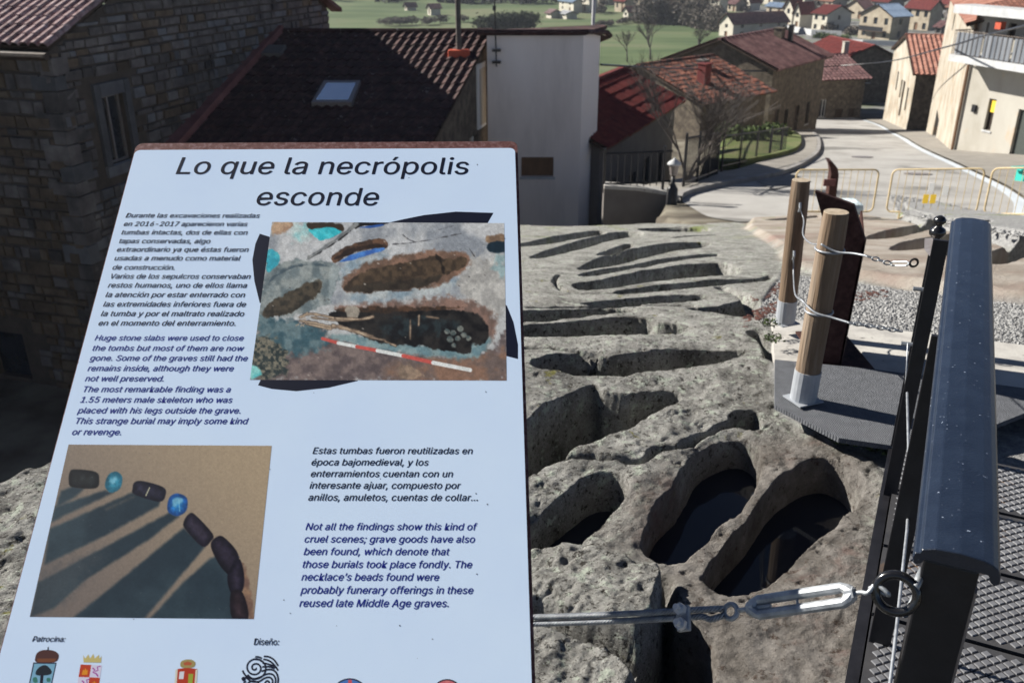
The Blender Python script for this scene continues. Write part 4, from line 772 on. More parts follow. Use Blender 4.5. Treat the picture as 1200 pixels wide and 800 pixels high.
# ---------------------------------------------------------------- buildings
def wallface(q, w, h, ops, gable=0, T=lambda u, v, d: (u, d, v), rev=.18, mi=0):
    """a wall with real openings and reveals; T(u, v, depth) places it"""
    us = sorted({0, w} | {o[0] for o in ops} | {o[1] for o in ops}); vs = sorted({0, h} | {o[2] for o in ops} | {o[3] for o in ops})
    for i in range(len(us) - 1):
        for j in range(len(vs) - 1):
            u0, u1, v0, v1 = us[i], us[i + 1], vs[j], vs[j + 1]; cu, cv = (u0 + u1) / 2, (v0 + v1) / 2
            if not any(o[0] < cu < o[1] and o[2] < cv < o[3] for o in ops): q.add([T(u0, v0, 0), T(u1, v0, 0), T(u1, v1, 0), T(u0, v1, 0)], [(0, 1, 2, 3)], mi)
    for u0, u1, v0, v1 in [o[:4] for o in ops]:
        a, b, c, d = (u0, v0), (u1, v0), (u1, v1), (u0, v1)
        for p, r in ((a, b), (b, c), (c, d), (d, a)): q.add([T(*p, 0), T(*p, rev), T(*r, rev), T(*r, 0)], [(0, 1, 2, 3)], mi)
    if gable: q.add([T(0, h, 0), T(w, h, 0), T(w / 2, h + gable, 0)], [(0, 1, 2)], mi)
def tiles_mesh(w, L, pitch, row, th=.05, seg=4, seed=0, step=.03):
    """corrugated clay tile sheet in the plane x along the eave, y up the slope, z normal"""
    nc = max(2, int(w / pitch)); nr = max(1, int(L / row)); rg = np.random.default_rng(seed); vs = []; fs = []
    xs = np.linspace(0, w, nc * seg + 1); prof = th * (.5 + .5 * np.cos(np.arange(nc * seg + 1) * 2 * pi / seg))
    for r in range(nr):
        y0, y1 = r * L / nr, (r + 1) * L / nr + .02; jit = np.repeat(rg.uniform(-.012, .012, nc + 1), seg)[:len(xs)]; jy = np.repeat(rg.uniform(-.02, .02, nc + 1), seg)[:len(xs)]
        n = len(vs); vs += [(x, y0 + b, p + step + a) for x, p, a, b in zip(xs, prof, jit, jy)] + [(x, y1, p + a * .5) for x, p, a in zip(xs, prof, jit)]
        k = len(xs); fs += [(n + i, n + i + 1, n + k + i + 1, n + k + i) for i in range(k - 1)]
        n2 = len(vs); vs += [(x, y0 + b, -.02) for x, b in zip(xs, jy)]; fs += [(n2 + i, n2 + i + 1, n + i + 1, n + i) for i in range(k - 1)]
    return vs, fs
class House:
    def __init__(s, name, A, B, depth, zb_, ze, rise, kind, wall, tile, label, group=None, front=(), left=(), right=(), oh=.35, pitch=.24, row=.4, glass=None, frame=None, cat='house', sheet=True, back=()):
        A = Vector((A[0], A[1])); B = Vector((B[0], B[1])); s.w = w = (B - A).length; s.d = depth; s.h = h = ze - zb_; s.rise = rise; s.kind = kind; s.tile = tile
        ang = math.atan2(B.y - A.y, B.x - A.x); s.e = e = empty(name, (A.x, A.y, zb_), ang, label, cat, group); s.ang = ang
        ga = rise if kind == 'gable' else 0; gs = rise if kind == 'eave' else 0; d = depth
        TF = lambda u, v, t: (u, t, v); TR = lambda u, v, t: (w - t, u, v); TB = lambda u, v, t: (w - u, d - t, v); TL = lambda u, v, t: (t, d - u, v)
        q = MB()
        mono = kind == 'mono'
        wallface(q, w, h, list(front), ga, TF); wallface(q, d, h, list(right), gs, TR); wallface(q, w, h, list(back), ga, TB); wallface(q, d, h, list(left), gs, TL)
        if mono: q.add([TR(0, h, 0), TR(d, h, 0), TR(d, h + rise, 0)], [(0, 1, 2)]); q.add([TL(0, h, 0), TL(d, h, 0), TL(0, h + rise, 0)], [(0, 1, 2)]); q.add([TB(0, h, 0), TB(w, h, 0), TB(w, h + rise, 0), TB(0, h + rise, 0)], [(0, 1, 2, 3)])
        s.wall = q.build('wall', wall, e)
        for side, T, ops in (('f', TF, front), ('r', TR, right), ('b', TB, back), ('l', TL, left)):
            for o in ops:
                u0, u1, v0, v1 = o[:4]; ty = o[4] if len(o) > 4 else 'w'; gm = o[5] if len(o) > 5 else (glass or M['glass']); fm = o[6] if len(o) > 6 else (frame or M['dark_wood'])
                if ty == 'w':
                    q = MB(); b = .05
                    for a, c in (((u0, v0), (u1, v0 + b)), ((u0, v1 - b), (u1, v1)), ((u0, v0 + b), (u0 + b, v1 - b)), ((u1 - b, v0 + b), (u1, v1 - b)), (((u0 + u1) / 2 - b / 2, v0 + b), ((u0 + u1) / 2 + b / 2, v1 - b))):
                        P = [T(a[0], a[1], .12), T(c[0], c[1], .17)]; q.span(P[0], P[1])
                    f = q.build('window', fm, e); P = [T(u0, v0, .175), T(u1, v1, .185)]; MB().span(*P).build('pane', gm, f)
                    P = [T(u0 - .06, v0 - .07, -.04), T(u1 + .06, v0 - .002, .1)]; MB().span(*P).build('sill', M['slab'], f)
                elif ty == 'hole':
                    P = [T(u0, v0, .175), T(u1, v1, .185)]; MB().span(*P).build('window', gm, e)
                else:
                    P = [T(u0, v0, .13), T(u1, v1, .17)]; dd = MB().span(*P).build('door', fm, e)
                    if u1 - u0 > .6: P = [T(u1 - .14, v0 + 1.0, .09), T(u1 - .1, v0 + 1.06, .129)]; MB().span(*P).build('handle', M['bare_steel'], dd)
        s.roofs = []
        if kind == 'eave': slopes = [((-oh, -oh, h), (1, 0, 0), w + 2 * oh, (0, d / 2 + oh, 0), d / 2), ((w + oh, d + oh, h), (-1, 0, 0), w + 2 * oh, (0, -(d / 2 + oh), 0), d / 2)]
        elif kind == 'gable': slopes = [((-oh, d + oh, h), (0, -1, 0), d + 2 * oh, (w / 2 + oh, 0, 0), w / 2), ((w + oh, -oh, h), (0, 1, 0), d + 2 * oh, (-(w / 2 + oh), 0, 0), w / 2)]
        else: slopes = [((-oh, -oh, h), (1, 0, 0), w + 2 * oh, (0, d + oh, 0), d)]
        for o, xd, wd, run, half in slopes:
            sl_ = rise / half; run = Vector(run); o = Vector(o); o.z -= sl_ * oh; o.z += .03; up = run + Vector((0, 0, sl_ * run.length)); L = up.length; Y = up.normalized(); X = Vector(xd); Z = X.cross(Y)
            q = MB(); q.prism([o, o + X * wd, o + X * wd + up, o + up], Z * .07); rf = q.build('roof', M['dark_wood'], e, fix=True)
            if sheet: vs, fs = tiles_mesh(wd, L, pitch, row, th=pitch * .24, seed=int(abs(A.x * 7 + A.y)))
            else: vs, fs = [(0, 0, 0), (wd, 0, 0), (wd, L, 0), (0, L, 0), (0, 0, .05), (wd, 0, .05), (wd, L, .05), (0, L, .05)], [(4, 5, 6, 7), (0, 1, 5, 4), (1, 2, 6, 5), (3, 0, 4, 7)]
            q = MB(); o2 = o + Z * .072; q.add([o2 + X * a + Y * b + Z * c for a, b, c in vs], fs); tl = q.build('roof_tiles', tile, rf); tl['kind'] = 'stuff'
            q = MB(); q.tube([o + up + Z * .12, o + X * wd + up + Z * .12], .11, 6, flat=.7); q.build('ridge', tile, rf)
            s.roofs.append((rf, o2, X, Y, Z, wd, L))
    def chimney(s, u, t, z, hgt, m, sz=.5, cap=None):
        r = s.roofs[0][0]; q = MB(); q.box((u, t, z + hgt / 2), (sz, sz, hgt)); q.box((u, t, z + hgt + .03), (sz * 1.2, sz * 1.2, .06)); q.build('chimney', m, r)
def U(p): return (p[0], p[1])
Dv = Vector((.27, .963)).normalized(); Fv = Vector((.963, -.27)).normalized()
# big stone house on the left, gable end towards us and to the right
Cn = Vector((-9.42, 19.2)); hl = 12.6
A_ = Cn - Fv * 9
big = House('stone_house', A_, Cn, hl, -9.2, -.45, 2.6, 'eave', M['mortar'], M['tile_pink'], 'big shaded sandstone house behind the upper left of the information panel', cat='stone house', oh=.0, right=[(1.2, 2.0, 6.15, 7.65, 'w', M['glass'], M['bare_steel'])], front=[(5.6, 6.6, 1.0, 2.2, 'hole')])
e = big.e; w = big.w; h = big.h
tl = [c for c in big.roofs[0][0].children if c.name.startswith('roof_tiles')][0]; bpy.data.objects.remove(tl)
# stones of the wall, one by one
sv = []
for k in range(6):
    q = MB(); q.box((0, 0, 0), (1, 1, 1)); me = q.mesh('stone', M['stone']); bm = bmesh.new(); bm.from_mesh(me)
    rr = random.Random(k)
    for v in bm.verts:
        if v.co.y < 0: v.co.x *= 1 - .22 * rr.random(); v.co.z *= 1 - .28 * rr.random(); v.co.y += .12 * rr.random()
    bm.to_mesh(me); bm.free(); sv.append(me)
sw = [[m.copy() for m in sv] for _ in range(3)]
for i, nm in enumerate(('stone', 'stone_warm', 'stone_grey')):
    for m in sw[i]: m.materials.clear(); m.materials.append(M[nm])
def stones(T, L, H, topf, ops, rowh, budget, skip=lambda u, v: False, quoin=None, vis=None, pick=(0, 0, 1, 2)):
    """coursed rubble; the first `budget` visible stones are objects, the rest one joined part"""
    rest = MB(); rr = random.Random(3); v = 0; cnt = 0; cells = []
    while v < H:
        hh = rr.uniform(*rowh); u = -rr.random() * .2
        while u < L:
            lw = rr.choice((rr.uniform(.13, .3), rr.uniform(.22, .45), rr.uniform(.4, .75))); a, b = max(u, 0), min(u + lw, L)
            if b - a > .1 and v + hh * .5 < topf((a + b) / 2) and not any(o[0] - .05 < b and a < o[1] + .05 and o[2] - .02 < v + hh and v < o[3] + .02 for o in ops): cells.append((a, b, v, min(v + hh, topf((a + b) / 2))))
            u += lw
        v += hh
    cells.sort(key=lambda c: 0 if (vis is None or vis(c)) else 1)
    for a, b, v0, v1 in cells:
        g = .012; dep = rr.uniform(.03, .085); k = rr.choice(pick); sc = (b - a - 2 * g, .12, v1 - v0 - 2 * g); c = ((a + b) / 2, dep - .12 / 2, (v0 + v1) / 2)
        if sc[2] < .05: continue
        if cnt < budget and (vis is None or vis((a, b, v0, v1))):
            o = bpy.data.objects.new('stone', rr.choice(sw[k])); COL.objects.link(o); o.parent = e; M4 = T(c, sc); o.matrix_local = M4; cnt += 1
        else:
            M4 = T(c, sc); vs = [M4 @ vv.co for vv in sv[rr.randrange(6)].vertices]; rest.add(vs, [tuple(p.vertices) for p in sv[0].polygons], k)
    if rest.v: rest.build('stones', [M['stone'], M['stone_warm'], M['stone_grey']], e)['kind'] = 'stuff'
def TFm(c, sc): return Matrix.Translation((c[0], -c[1] + .0, c[2])) @ Matrix.Diagonal((sc[0], sc[1], sc[2], 1))
def TRm(c, sc): return Matrix.Translation((w + c[1], c[0], c[2])) @ Matrix.Rotation(pi / 2, 4, 'Z') @ Matrix.Diagonal((sc[0], sc[1], sc[2], 1))
stones(TRm, hl, 12, lambda u: h + 2.6 * (1 - abs(u - hl / 2) / (hl / 2)) - .05, [(1.0, 2.2, 5.9, 7.98)], (.12, .33), 220, vis=lambda c: c[2] > 5.2 and c[0] < 7, pick=(0, 0, 2, 0, 0, 1))
stones(TFm, w, h, lambda u: h - .1, [(5.4, 6.8, .8, 2.4)], (.15, .38), 80, vis=lambda c: c[0] > 6.6 and c[2] > 2.5, pick=(1, 0, 1, 1, 0))
# dressed window surround and quoins
q = MB()
for (u0, u1, v0, v1) in ((1.0, 1.2, 6.15, 7.95), (2.0, 2.2, 6.15, 7.95), (1.2, 2.0, 7.65, 7.95), (1.0, 2.2, 5.9, 6.15)):
    f = MB(); f.span((w - .02, u0 + .006, v0 + .006), (w + .09, u1 - .006, v1 - .006)); f.build('window_surround', M['stone_grey'], e, bevel=.012)
v = .2; i = 0; rr_ = random.Random(5)
while v < h - .3:
    hh = .3 + .14 * ((i * 7) % 3) / 2; a, b = (.6, .3) if i % 2 else (.3, .5)
    MB().span((w - a * rr_.uniform(.8, 1.1), -.07, v), (w + .07, b * rr_.uniform(.8, 1.1), v + hh - .02)).build('quoin', M['stone_grey'] if i % 5 == 1 else M['stone'], e, bevel=.02); v += hh; i += 1
# clay tiles of its near slope corner, one by one
rf, o2, X_, Y_, Z_, wd, L_ = big.roofs[0]
tm = MB(); seg = 5; vs = []
for t_, r0, zz in ((0, .12, .02), (1, .10, 0)):
    for k in range(seg + 1): a_ = pi * k / seg; vs.append((cos(a_) * r0, t_ * .46, sin(a_) * .085 + zz))
n = seg + 1; vs += [(x * .86, y, z * .86 - .008) for x, y, z in vs[:n]]
tm.add(vs, [(k, k + 1, n + k + 1, n + k) for k in range(seg)] + [(2 * n + k, 2 * n + k + 1, k + 1, k) for k in range(seg)]); tmm = tm.mesh('clay_tile', M['tile_pink'])
rest = MB(); ot = 0; RM = Matrix((X_, Y_, Z_)).transposed().to_4x4()
for r in range(int(L_ / .38)):
    for c in range(int(wd / .235) + 1):
        x = c * .235 + .02; y = r * .38 - .04; near_ = x > wd - 3.6 and r < 9
        Mt = Matrix.Translation(o2 + X_ * min(x, wd) + Y_ * y + Z_ * random.uniform(0, .015)) @ RM @ Matrix.Rotation(random.uniform(-.03, .03), 4, 'Z')
        if near_ and ot < 200: o = bpy.data.objects.new('clay_tile', tmm); COL.objects.link(o); o.parent = rf; o.matrix_local = Mt; ot += 1
        else: rest.add([Mt @ v.co for v in tmm.vertices], [tuple(p.vertices) for p in tmm.polygons])
rest.build('roof_tiles', M['tile_pink'], rf)['kind'] = 'stuff'
q = MB(); q.tube([(-.2, -.22, h - .08), (w + .12, -.22, h - .08)], .08, 8); q.build('gutter', M['dark_wood'], e)
# verge boards at the far eave
q = MB(); q.prism([(w - .1, hl / 2, h + 2.72), (w + .28, hl / 2, h + 2.72), (w + .28, hl + .5, h - .12), (w - .1, hl + .5, h - .12)], (0, 0, .12)); q.build('verge', M['tile_brown'], e, fix=True)
nb = House('added_shade_house', (-30, 16.5), (-19.5, 13.2), 9, -9.2, .6, 2.2, 'eave', M['ashlar'], M['tile_brown'], 'unseen stone house added left of the big shaded sandstone house to shade the ground', sheet=False, front=[(2, 3, 3, 4.6, 'w'), (6, 7, 3, 4.6, 'w'), (4, 5.1, 1, 3.1, 'd', None, M['dark_wood'])])  # unseen house, added left of view to throw shade on the low ground
# long dark tiled roof and the cream wall beside it
ridL = Vector((-6.96, 28)); ridR = Vector((-.58, 28.0)); R0 = 5.6
eR = ridR - Dv * R0; eL = ridL - Dv * R0
zr = CH - .0905 * 28 - .1
tr = House('tiled_house', eL + Vector((.05, 0)), eR, R0 / 1.0, -8.4, zr - 2.15, 2.15, 'mono', M['ashlar'], M['tile_dark'], 'house with a long dark tiled roof and a bright skylight', cat='house', oh=.12, pitch=.25, row=.42, right=[(3.5, 4.3, 3.1, 4.8, 'w', M['ochre'], M['frame_white'])])
rf, o2, X_, Y_, Z_, wd, L_ = tr.roofs[0]
q = MB(); a0 = o2; q.prism([a0 - X_ * .02 - Y_ * .2, a0 + X_ * .42 - Y_ * .2, a0 + X_ * .42 + Y_ * L_, a0 - X_ * .02 + Y_ * L_], Z_ * .22); q.build('wall_flashing', M['pink_wall'], rf, fix=True)
q = MB(); q.span((tr.w - .02, 4.25, 4.9), (tr.w + .05, 5.05, 6.75)); wf_ = q.build('window', M['frame_white'], tr.e); q = MB(); q.span((tr.w + .051, 4.4, 5.0), (tr.w + .06, 5.0, 6.6)); q.build('pane', M['ochre'], wf_)
def shear(o, k):
    for c in o.children:
        if c.type == 'MESH':
            for v in c.data.vertices: v.co.x += k * v.co.y
        shear(c, k)
shear(tr.e, .25)
def on_roof(px, py):
    ew = tr.e.matrix_world if False else Matrix.Translation(tr.e.location) @ Matrix.Rotation(tr.ang, 4, 'Z')
    iw = ew.inverted(); a, c = ray(px, py); o_ = iw @ Vector((0, 0, CH)); d_ = iw.to_3x3() @ Vector((a, 1, c)); t_ = (o2 - o_).dot(Z_) / d_.dot(Z_); return o_ + d_ * t_
k0, k1, k2, k3 = [on_roof(*p) for p in ((371, 124), (409, 124), (418, 104), (384, 104))]
q = MB(); q.prism([k0 - X_ * .1 - Y_ * .1, k1 + X_ * .1 - Y_ * .1, k2 + X_ * .1 + Y_ * .15, k3 - X_ * .1 + Y_ * .15], Z_ * .16); sk = q.build('skylight', M['bare_steel'], rf, fix=True)
q = MB(); q.prism([p + Z_ * .165 for p in (k0, k1, k2, k3)], Z_ * .01); q.build('pane', M['skyglass'], sk, fix=True)
k0, k1, k2, k3 = [on_roof(*p) for p in ((304, 68), (330, 68), (336, 58), (312, 58))]; q = MB(); q.prism([k0, k1, k2, k3], Z_ * .14); q.build('roof_hatch', M['grey_render'], rf, fix=True)
bt = on_roof(538, 66); q = MB(); q.tube([bt, bt + Vector((0, 0, 2.6))], .075, 8); pole_o = q.build('mast', M['galv'], rf); pole_o.data.materials[0] = M['bark']
q = MB(); q.box(bt + Vector((.0, 0, .06)), (.62, .3, .24)); q.build('mast_flashing', M['orange_plastic'], rf, bevel=.06)
tr.wall['label'] = 'rubble side wall in shade'
cw0 = Vector((-.72, 27.2)); c1_ = W(684, 60, 27.0); c2_ = W(703, 60, 29.2)
zt = CH - .0915 * 27.1
cr = empty('cream_house', (cw0.x, cw0.y, -9), 0, 'tall windowless cream plastered house with a dark overhanging eave', 'house')
def cl(x, y, z): return (x - cw0.x, y - cw0.y, z + 9)
hgt = zt + 9; q = MB(); L1 = c1_.x - cw0.x; ops = [(1.0, 1.98, hgt - 4.15, hgt - 3.55, 'w')]
wallface(q, L1, hgt, ops, 0, lambda u, v, t: (u, t, v)); q.build('wall', M['plaster'], cr)
q = MB(); q.span((1.0, .14, hgt - 4.15), (1.98, .17, hgt - 3.55)); q.build('window', M['brown_wood'], cr); q = MB(); q.span((.95, -.04, hgt - 4.22), (2.03, .1, hgt - 4.152)); q.build('sill', M['slab'], cr)
dx, dy = c2_.x - c1_.x, c2_.y - 27.2
q = MB(); q.add([(L1, 0, 0), (L1 + dx, dy, 0), (L1 + dx, dy, hgt), (L1, 0, hgt), (L1 + dx - .2, dy + 5, 0), (L1 + dx - .2, dy + 5, hgt - 1.2), (-.1, 7, 0), (-.1, 7, hgt - 1.2)], [(0, 1, 2, 3), (1, 4, 5, 2), (4, 6, 7, 5)]); q.build('side_wall', M['plaster_light'], cr)
q = MB(); outl = [(-.25, -.12), (L1 * .9, -.12), (L1 + .05, -.05), (L1 + dx + .18, dy - .1), (L1 + dx + .45, dy + 1.5), (L1 + dx + .3, dy + 5), (-.2, 7)]
q.prism([(x, y, hgt - .05) for x, y in outl[:4]] + [(L1 + dx + .1, dy + .3, hgt - .05), (-.2, .35, hgt - .05)], (0, 0, .1)); q.build('eave', M['tile_dark'], cr, fix=True)
q = MB(); q.tube([(x, y, hgt + .05 - .15 * max(0, y - .6)) for x, y in outl[:6]], .09, 6, flat=.9); q.build('eave_tiles', M['tile_dark'], cr)
q = MB(); q.add([(x, y, hgt + .045 - .15 * max(0, y)) for x, y in outl], [tuple(range(7))]); q.build('roof', M['tile_dark'], cr)
for k, zz in enumerate((.45, .78)):
    q = MB(); q.span((.15, -.22, hgt - zz - .03), (.40, -.02, hgt - zz + .03)); q.build('bracket', M['black_metal'], cr)
q = MB(); q.tube([(.27, -.12, hgt - .9), (.22, -.12, hgt + 1.3)], .02, 6); q.tube([(.22, -.12, hgt + .62), (.22, -.12, hgt + .75)], .05, 6); q.build('antenna_mast', M['black_metal'], cr)
q = MB(); m2 = W(695, 30, 31); q.tube([cl(m2.x, 31, zt - .2), cl(m2.x, 31, zt + 1.2)], .06, 6); q.build('flue', M['slab'], cr)
# red roofed house behind it
a = W(712, 166, 29); b = W(790, 141, 37); zz = CH - .2 * 29
rdh = House('red_house', (a.x - .3, a.y - .6), (b.x, b.y), 4.6, -8.6, -4.3, 1.0, 'eave', M['grey_render'], M['tile_red'], 'low house with a deep red tiled roof and red chimney right of the cream wall', pitch=.3, row=.45, oh=.3,
    front=[(1.2, 1.9, .9, 2.9, 'w'), (3.4, 4.3, .3, 2.6, 'd'), (5.2, 6.0, 1.0, 2.8, 'w'), (7.2, 7.9, .9, 2.6, 'w')])
rdh.chimney(2.0, 2.4, 4.6, 2.5, M['tile_red'], .8); rdh.chimney(2.7, 3.0, 5.0, 1.9, M['black_metal'], .55); rdh.chimney(.9, 1.2, 4.6, 2.7, M['black_metal'], .2)
# house with mossy orange tiles
rw_ = [(1.0, 1.6, .9, 2.7, 'w'), (2.5, 3.3, .2, 2.4, 'd'), (4.4, 5.0, .9, 2.6, 'w')]
ms = House('mossy_roof_house', (10.3, 50.1), (14.9, 54.3), 8.6, -11.0, -6.5, 1.5, 'eave', M['ashlar'], M['tile_moss'], 'stone house with blotchy orange and dark mossy roof tiles facing the garden', pitch=.3, row=.42, oh=.4, front=rw_)
ms.chimney(2.2, 1.6, 4.9, 1.3, M['tile_red'], .55); ms.chimney(4.2, 3.2, 5.2, .9, M['grey_render'], .5)
# big brown ridged roof
bg = House('brown_roof_house', (11.1, 66.4), (17.2, 61.6), 9.2, -12.6, -6.2, 1.55, 'gable', M['ashlar'], M['tile_brown'], 'stone barn like house with a large dusky pink ridged roof above the garden', pitch=.62, row=2.4, oh=.4,
    right=[(1.0, 1.8, 1.2, 3.6, 'd'), (2.8, 3.4, 1.8, 3.4, 'w'), (4.6, 5.4, 1.2, 3.4, 'd'), (6.8, 7.4, 1.8, 3.4, 'w')], front=[(2.2, 2.8, 4.2, 5.2, 'w')])
bg.chimney(4.9, 7.2, 6.3, 2.0, M['ashlar'], .6); bg.chimney(5.6, 7.6, 6.3, 2.2, M['black_metal'], .3)
# shaded row at the end of the street
en = House('street_end_house', (25.9, 84.5), (32.6, 86.0), 9, -15.2, -10.1, 1.5, 'eave', M['ashlar'], M['tile_brown'], 'long shaded stone house closing the end of the street', pitch=.4, row=.5, oh=.4, front=[(.8, 1.4, 1.7, 3.3, 'w', M['glass'], M['frame_white']), (2.6, 3.2, 1.7, 3.3, 'w', M['glass'], M['frame_white']), (4.2, 5.0, .3, 2.4, 'd'), (5.6, 6.2, .3, 2.4, 'd')])
en2 = House('gabled_house', (33.4, 96), (40.2, 97), 9, -15.6, -9.9, 1.5, 'gable', M['ashlar'], M['tile_red'], 'gabled house with a bright red roof behind the street end house', pitch=.4, row=.5, oh=.4, front=[(3, 3.7, 3.6, 4.6, 'w')])
en2.chimney(-.2 + 1, .6, 6, 1.6, M['white'], .5)
# white gabled house facing the street
fa = ong(1015, 137); fb = ong(1062, 154)
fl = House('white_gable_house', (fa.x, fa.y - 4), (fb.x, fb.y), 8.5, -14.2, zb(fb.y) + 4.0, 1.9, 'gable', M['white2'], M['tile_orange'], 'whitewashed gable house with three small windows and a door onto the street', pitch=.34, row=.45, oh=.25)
w_ = fl.w; print('flwidth', w_, fa, fb)
bpy.data.objects.remove(fl.wall)
q = MB(); h_ = fl.h; z0 = zb(fb.y) + 14.2
ops = [(w_ * .33, w_ * .38, z0 + 1.4, z0 + 2.9, 'w'), (w_ * .53, w_ * .58, z0 + 1.3, z0 + 2.7, 'w'), (w_ * .62, w_ * .69, z0 + .1, z0 + 2.8, 'd'), (w_ * .80, w_ * .85, z0 + 1.0, z0 + 2.7, 'w')]
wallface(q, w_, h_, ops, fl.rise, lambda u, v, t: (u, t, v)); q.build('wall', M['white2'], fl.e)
q = MB(); wallface(q, 8.5, h_, [], 0, lambda u, v, t: (w_ - t, u, v)); q.build('side_wall', M['ashlar'], fl.e); q = MB(); wallface(q, 8.5, h_, [], 0, lambda u, v, t: (t, 8.5 - u, v)); wallface(q, w_, h_, [], fl.rise, lambda u, v, t: (w_ - u, 8.5 - t, v)); q.build('rear_wall', M['ashlar'], fl.e)
for u0, u1, v0, v1, ty in ops:
    q = MB(); q.span((u0, .13, v0), (u1, .17, v1)); q.build('door' if ty == 'd' else 'window', M['dark_wood'] if ty == 'd' else M['glass'], fl.e)
# tall white house and the house with the balcony, one street line
hb = [ong(1085, 156), ong(1113, 178), ong(1188, 212)]
g0, g1 = hb[0], hb[1]; print('street', hb)
zt_ = lambda px, py, y: W(px, py, y).z
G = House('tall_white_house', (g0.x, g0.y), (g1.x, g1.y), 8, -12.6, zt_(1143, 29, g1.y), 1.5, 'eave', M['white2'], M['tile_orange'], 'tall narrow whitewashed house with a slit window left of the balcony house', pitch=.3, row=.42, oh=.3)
bpy.data.objects.remove(G.wall); zf = zb(g0.y) + 12.6; wg = G.w
ops = [(wg * .34, wg * .50, zf + 1.0, zf + 3.0, 'w'), (wg * .33, wg * .37, G.h - 1.6, G.h - .7, 'w'), (wg * .82, wg * .95, zf - .6, zf + 1.9, 'd')]
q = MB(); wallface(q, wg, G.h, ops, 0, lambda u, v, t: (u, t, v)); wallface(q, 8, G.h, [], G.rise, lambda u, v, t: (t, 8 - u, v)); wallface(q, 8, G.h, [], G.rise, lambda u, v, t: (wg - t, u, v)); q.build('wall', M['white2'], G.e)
for u0, u1, v0, v1, ty in ops:
    q = MB(); q.span((u0, .13, v0), (u1, .17, v1)); q.build('door' if ty == 'd' else 'window', M['shutter_green'] if ty == 'd' else M['glass'], G.e)
def online(px, A, B):
    """distance along the wall line A-B where a photo column at street level meets it; px, py -> (u, z)"""
    def f(px_, py_):
        a_, c_ = ray(px_, py_); dx_, dy_ = B.x - A.x, B.y - A.y; L_ = math.hypot(dx_, dy_)
        y_ = (A.x - A.y * dx_ / dy_) / (a_ - dx_ / dy_); x_ = a_ * y_; return (x_ - A.x) * dx_ / L_ + (y_ - A.y) * dy_ / L_, CH + c_ * y_
    return f
h0 = g1 + Vector((.05, -.02, 0)); dr = Vector((.31, -.95, 0)); dr.normalize(); hE = h0 + dr * 16
fH = online(0, h0, hE); zB0 = -11.5
def opn(x0, y0, x1, y1): # left bottom, right top photo points on the facade
    u0, z0_ = fH(x0, y0); u1, z1_ = fH(x1, y1); return min(u0, u1), max(u0, u1), z0_ - zB0, z1_ - zB0
topz = fH(1150, 14)[1]
ops = [opn(1122, 171, 1134, 108), opn(1152, 152, 1168, 117), opn(1150, 62, 1160, 27), opn(1176, 60, 1192, 28), opn(1178, 200, 1215, 132)]
print('ops', ops, topz)
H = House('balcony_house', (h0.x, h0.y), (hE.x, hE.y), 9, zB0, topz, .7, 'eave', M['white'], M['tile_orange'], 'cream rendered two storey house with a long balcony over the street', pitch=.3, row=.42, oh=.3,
  front=[ops[0] + ('d', None, M['shutter_green']), ops[1] + ('w',), ops[2] + ('d', None, M['glass']), ops[3] + ('w',), ops[4] + ('d', None, M['shutter_green']), (ops[4][1] + 1.6, ops[4][1] + 2.8, ops[3][2], ops[3][3], 'w')])
q = MB(); q.span((-.35, -1.0, H.h - .05), (H.w + .3, .05, H.h + .28)); q.build('eave_slab', M['slab'], H.e)
u0, u1, v0, v1 = ops[1]; q = MB(); q.span((u0 + .06, .09, v1 - .55), (u1 - .06, .115, v1 - .06)); q.build('blind', M['yellow'], H.e)
bu0 = 0.15; bu1 = bu0 + 11; bz = (ops[2][2]) - .05; by = 1.25
bal = MB().span((bu0, -by, bz - .28), (bu1, -.004, bz)).build('balcony_slab', M['slab'], H.e)
hm = .95; q = MB()
q.tube([(bu0 + .05, -.05, bz + hm), (bu0 + .05, -by + .06, bz + hm), (bu1 - .05, -by + .06, bz + hm)], .025, 6); q.build('balcony_rail', M['dark_wood'], H.e)
bar = MB(); bar.tube([(0, 0, 0), (0, 0, hm)], .014, 5); bm_ = bar.mesh('baluster', M['bare_steel'])
for k in range(7): inst('baluster', bm_, H.e, (bu0 + .05, -.1 - k * .17, bz))
for k in range(44): inst('baluster', bm_, H.e, (bu0 + .05 + k * .25, -by + .06, bz))
scr = mat('balcony_screen_cloth', [(.1, .115, .14), (.22, .235, .26)], 2, .7, .1, stretch=(3, 3, .3))
for k in range(4): q = MB(); q.span((bu0 + .15 + k * 1.5, -by + .085, bz + .04), (bu0 + 1.55 + k * 1.5, -by + .105, bz + hm - .06)); q.build('balcony_screen', scr, H.e)
q = MB(); pu_, _z = fH(1148, 40); q.tube([(.12, -.09, H.h), (.12, -.09, 1.5)], .06, 6); q.build('downpipe', M['brown_wood'], H.e)
q = MB(); q.box((ops[0][1] + .55, -.05, ops[0][2] + 1.7), (.2, .1, .3)); q.build('letter_box', M['black_metal'], H.e)
q = MB(); q.box((1.9, -by * .5, bz + hm + .3), (.3, .25, .28)); q.build('balcony_lamp', M['orange_plastic'], H.e)
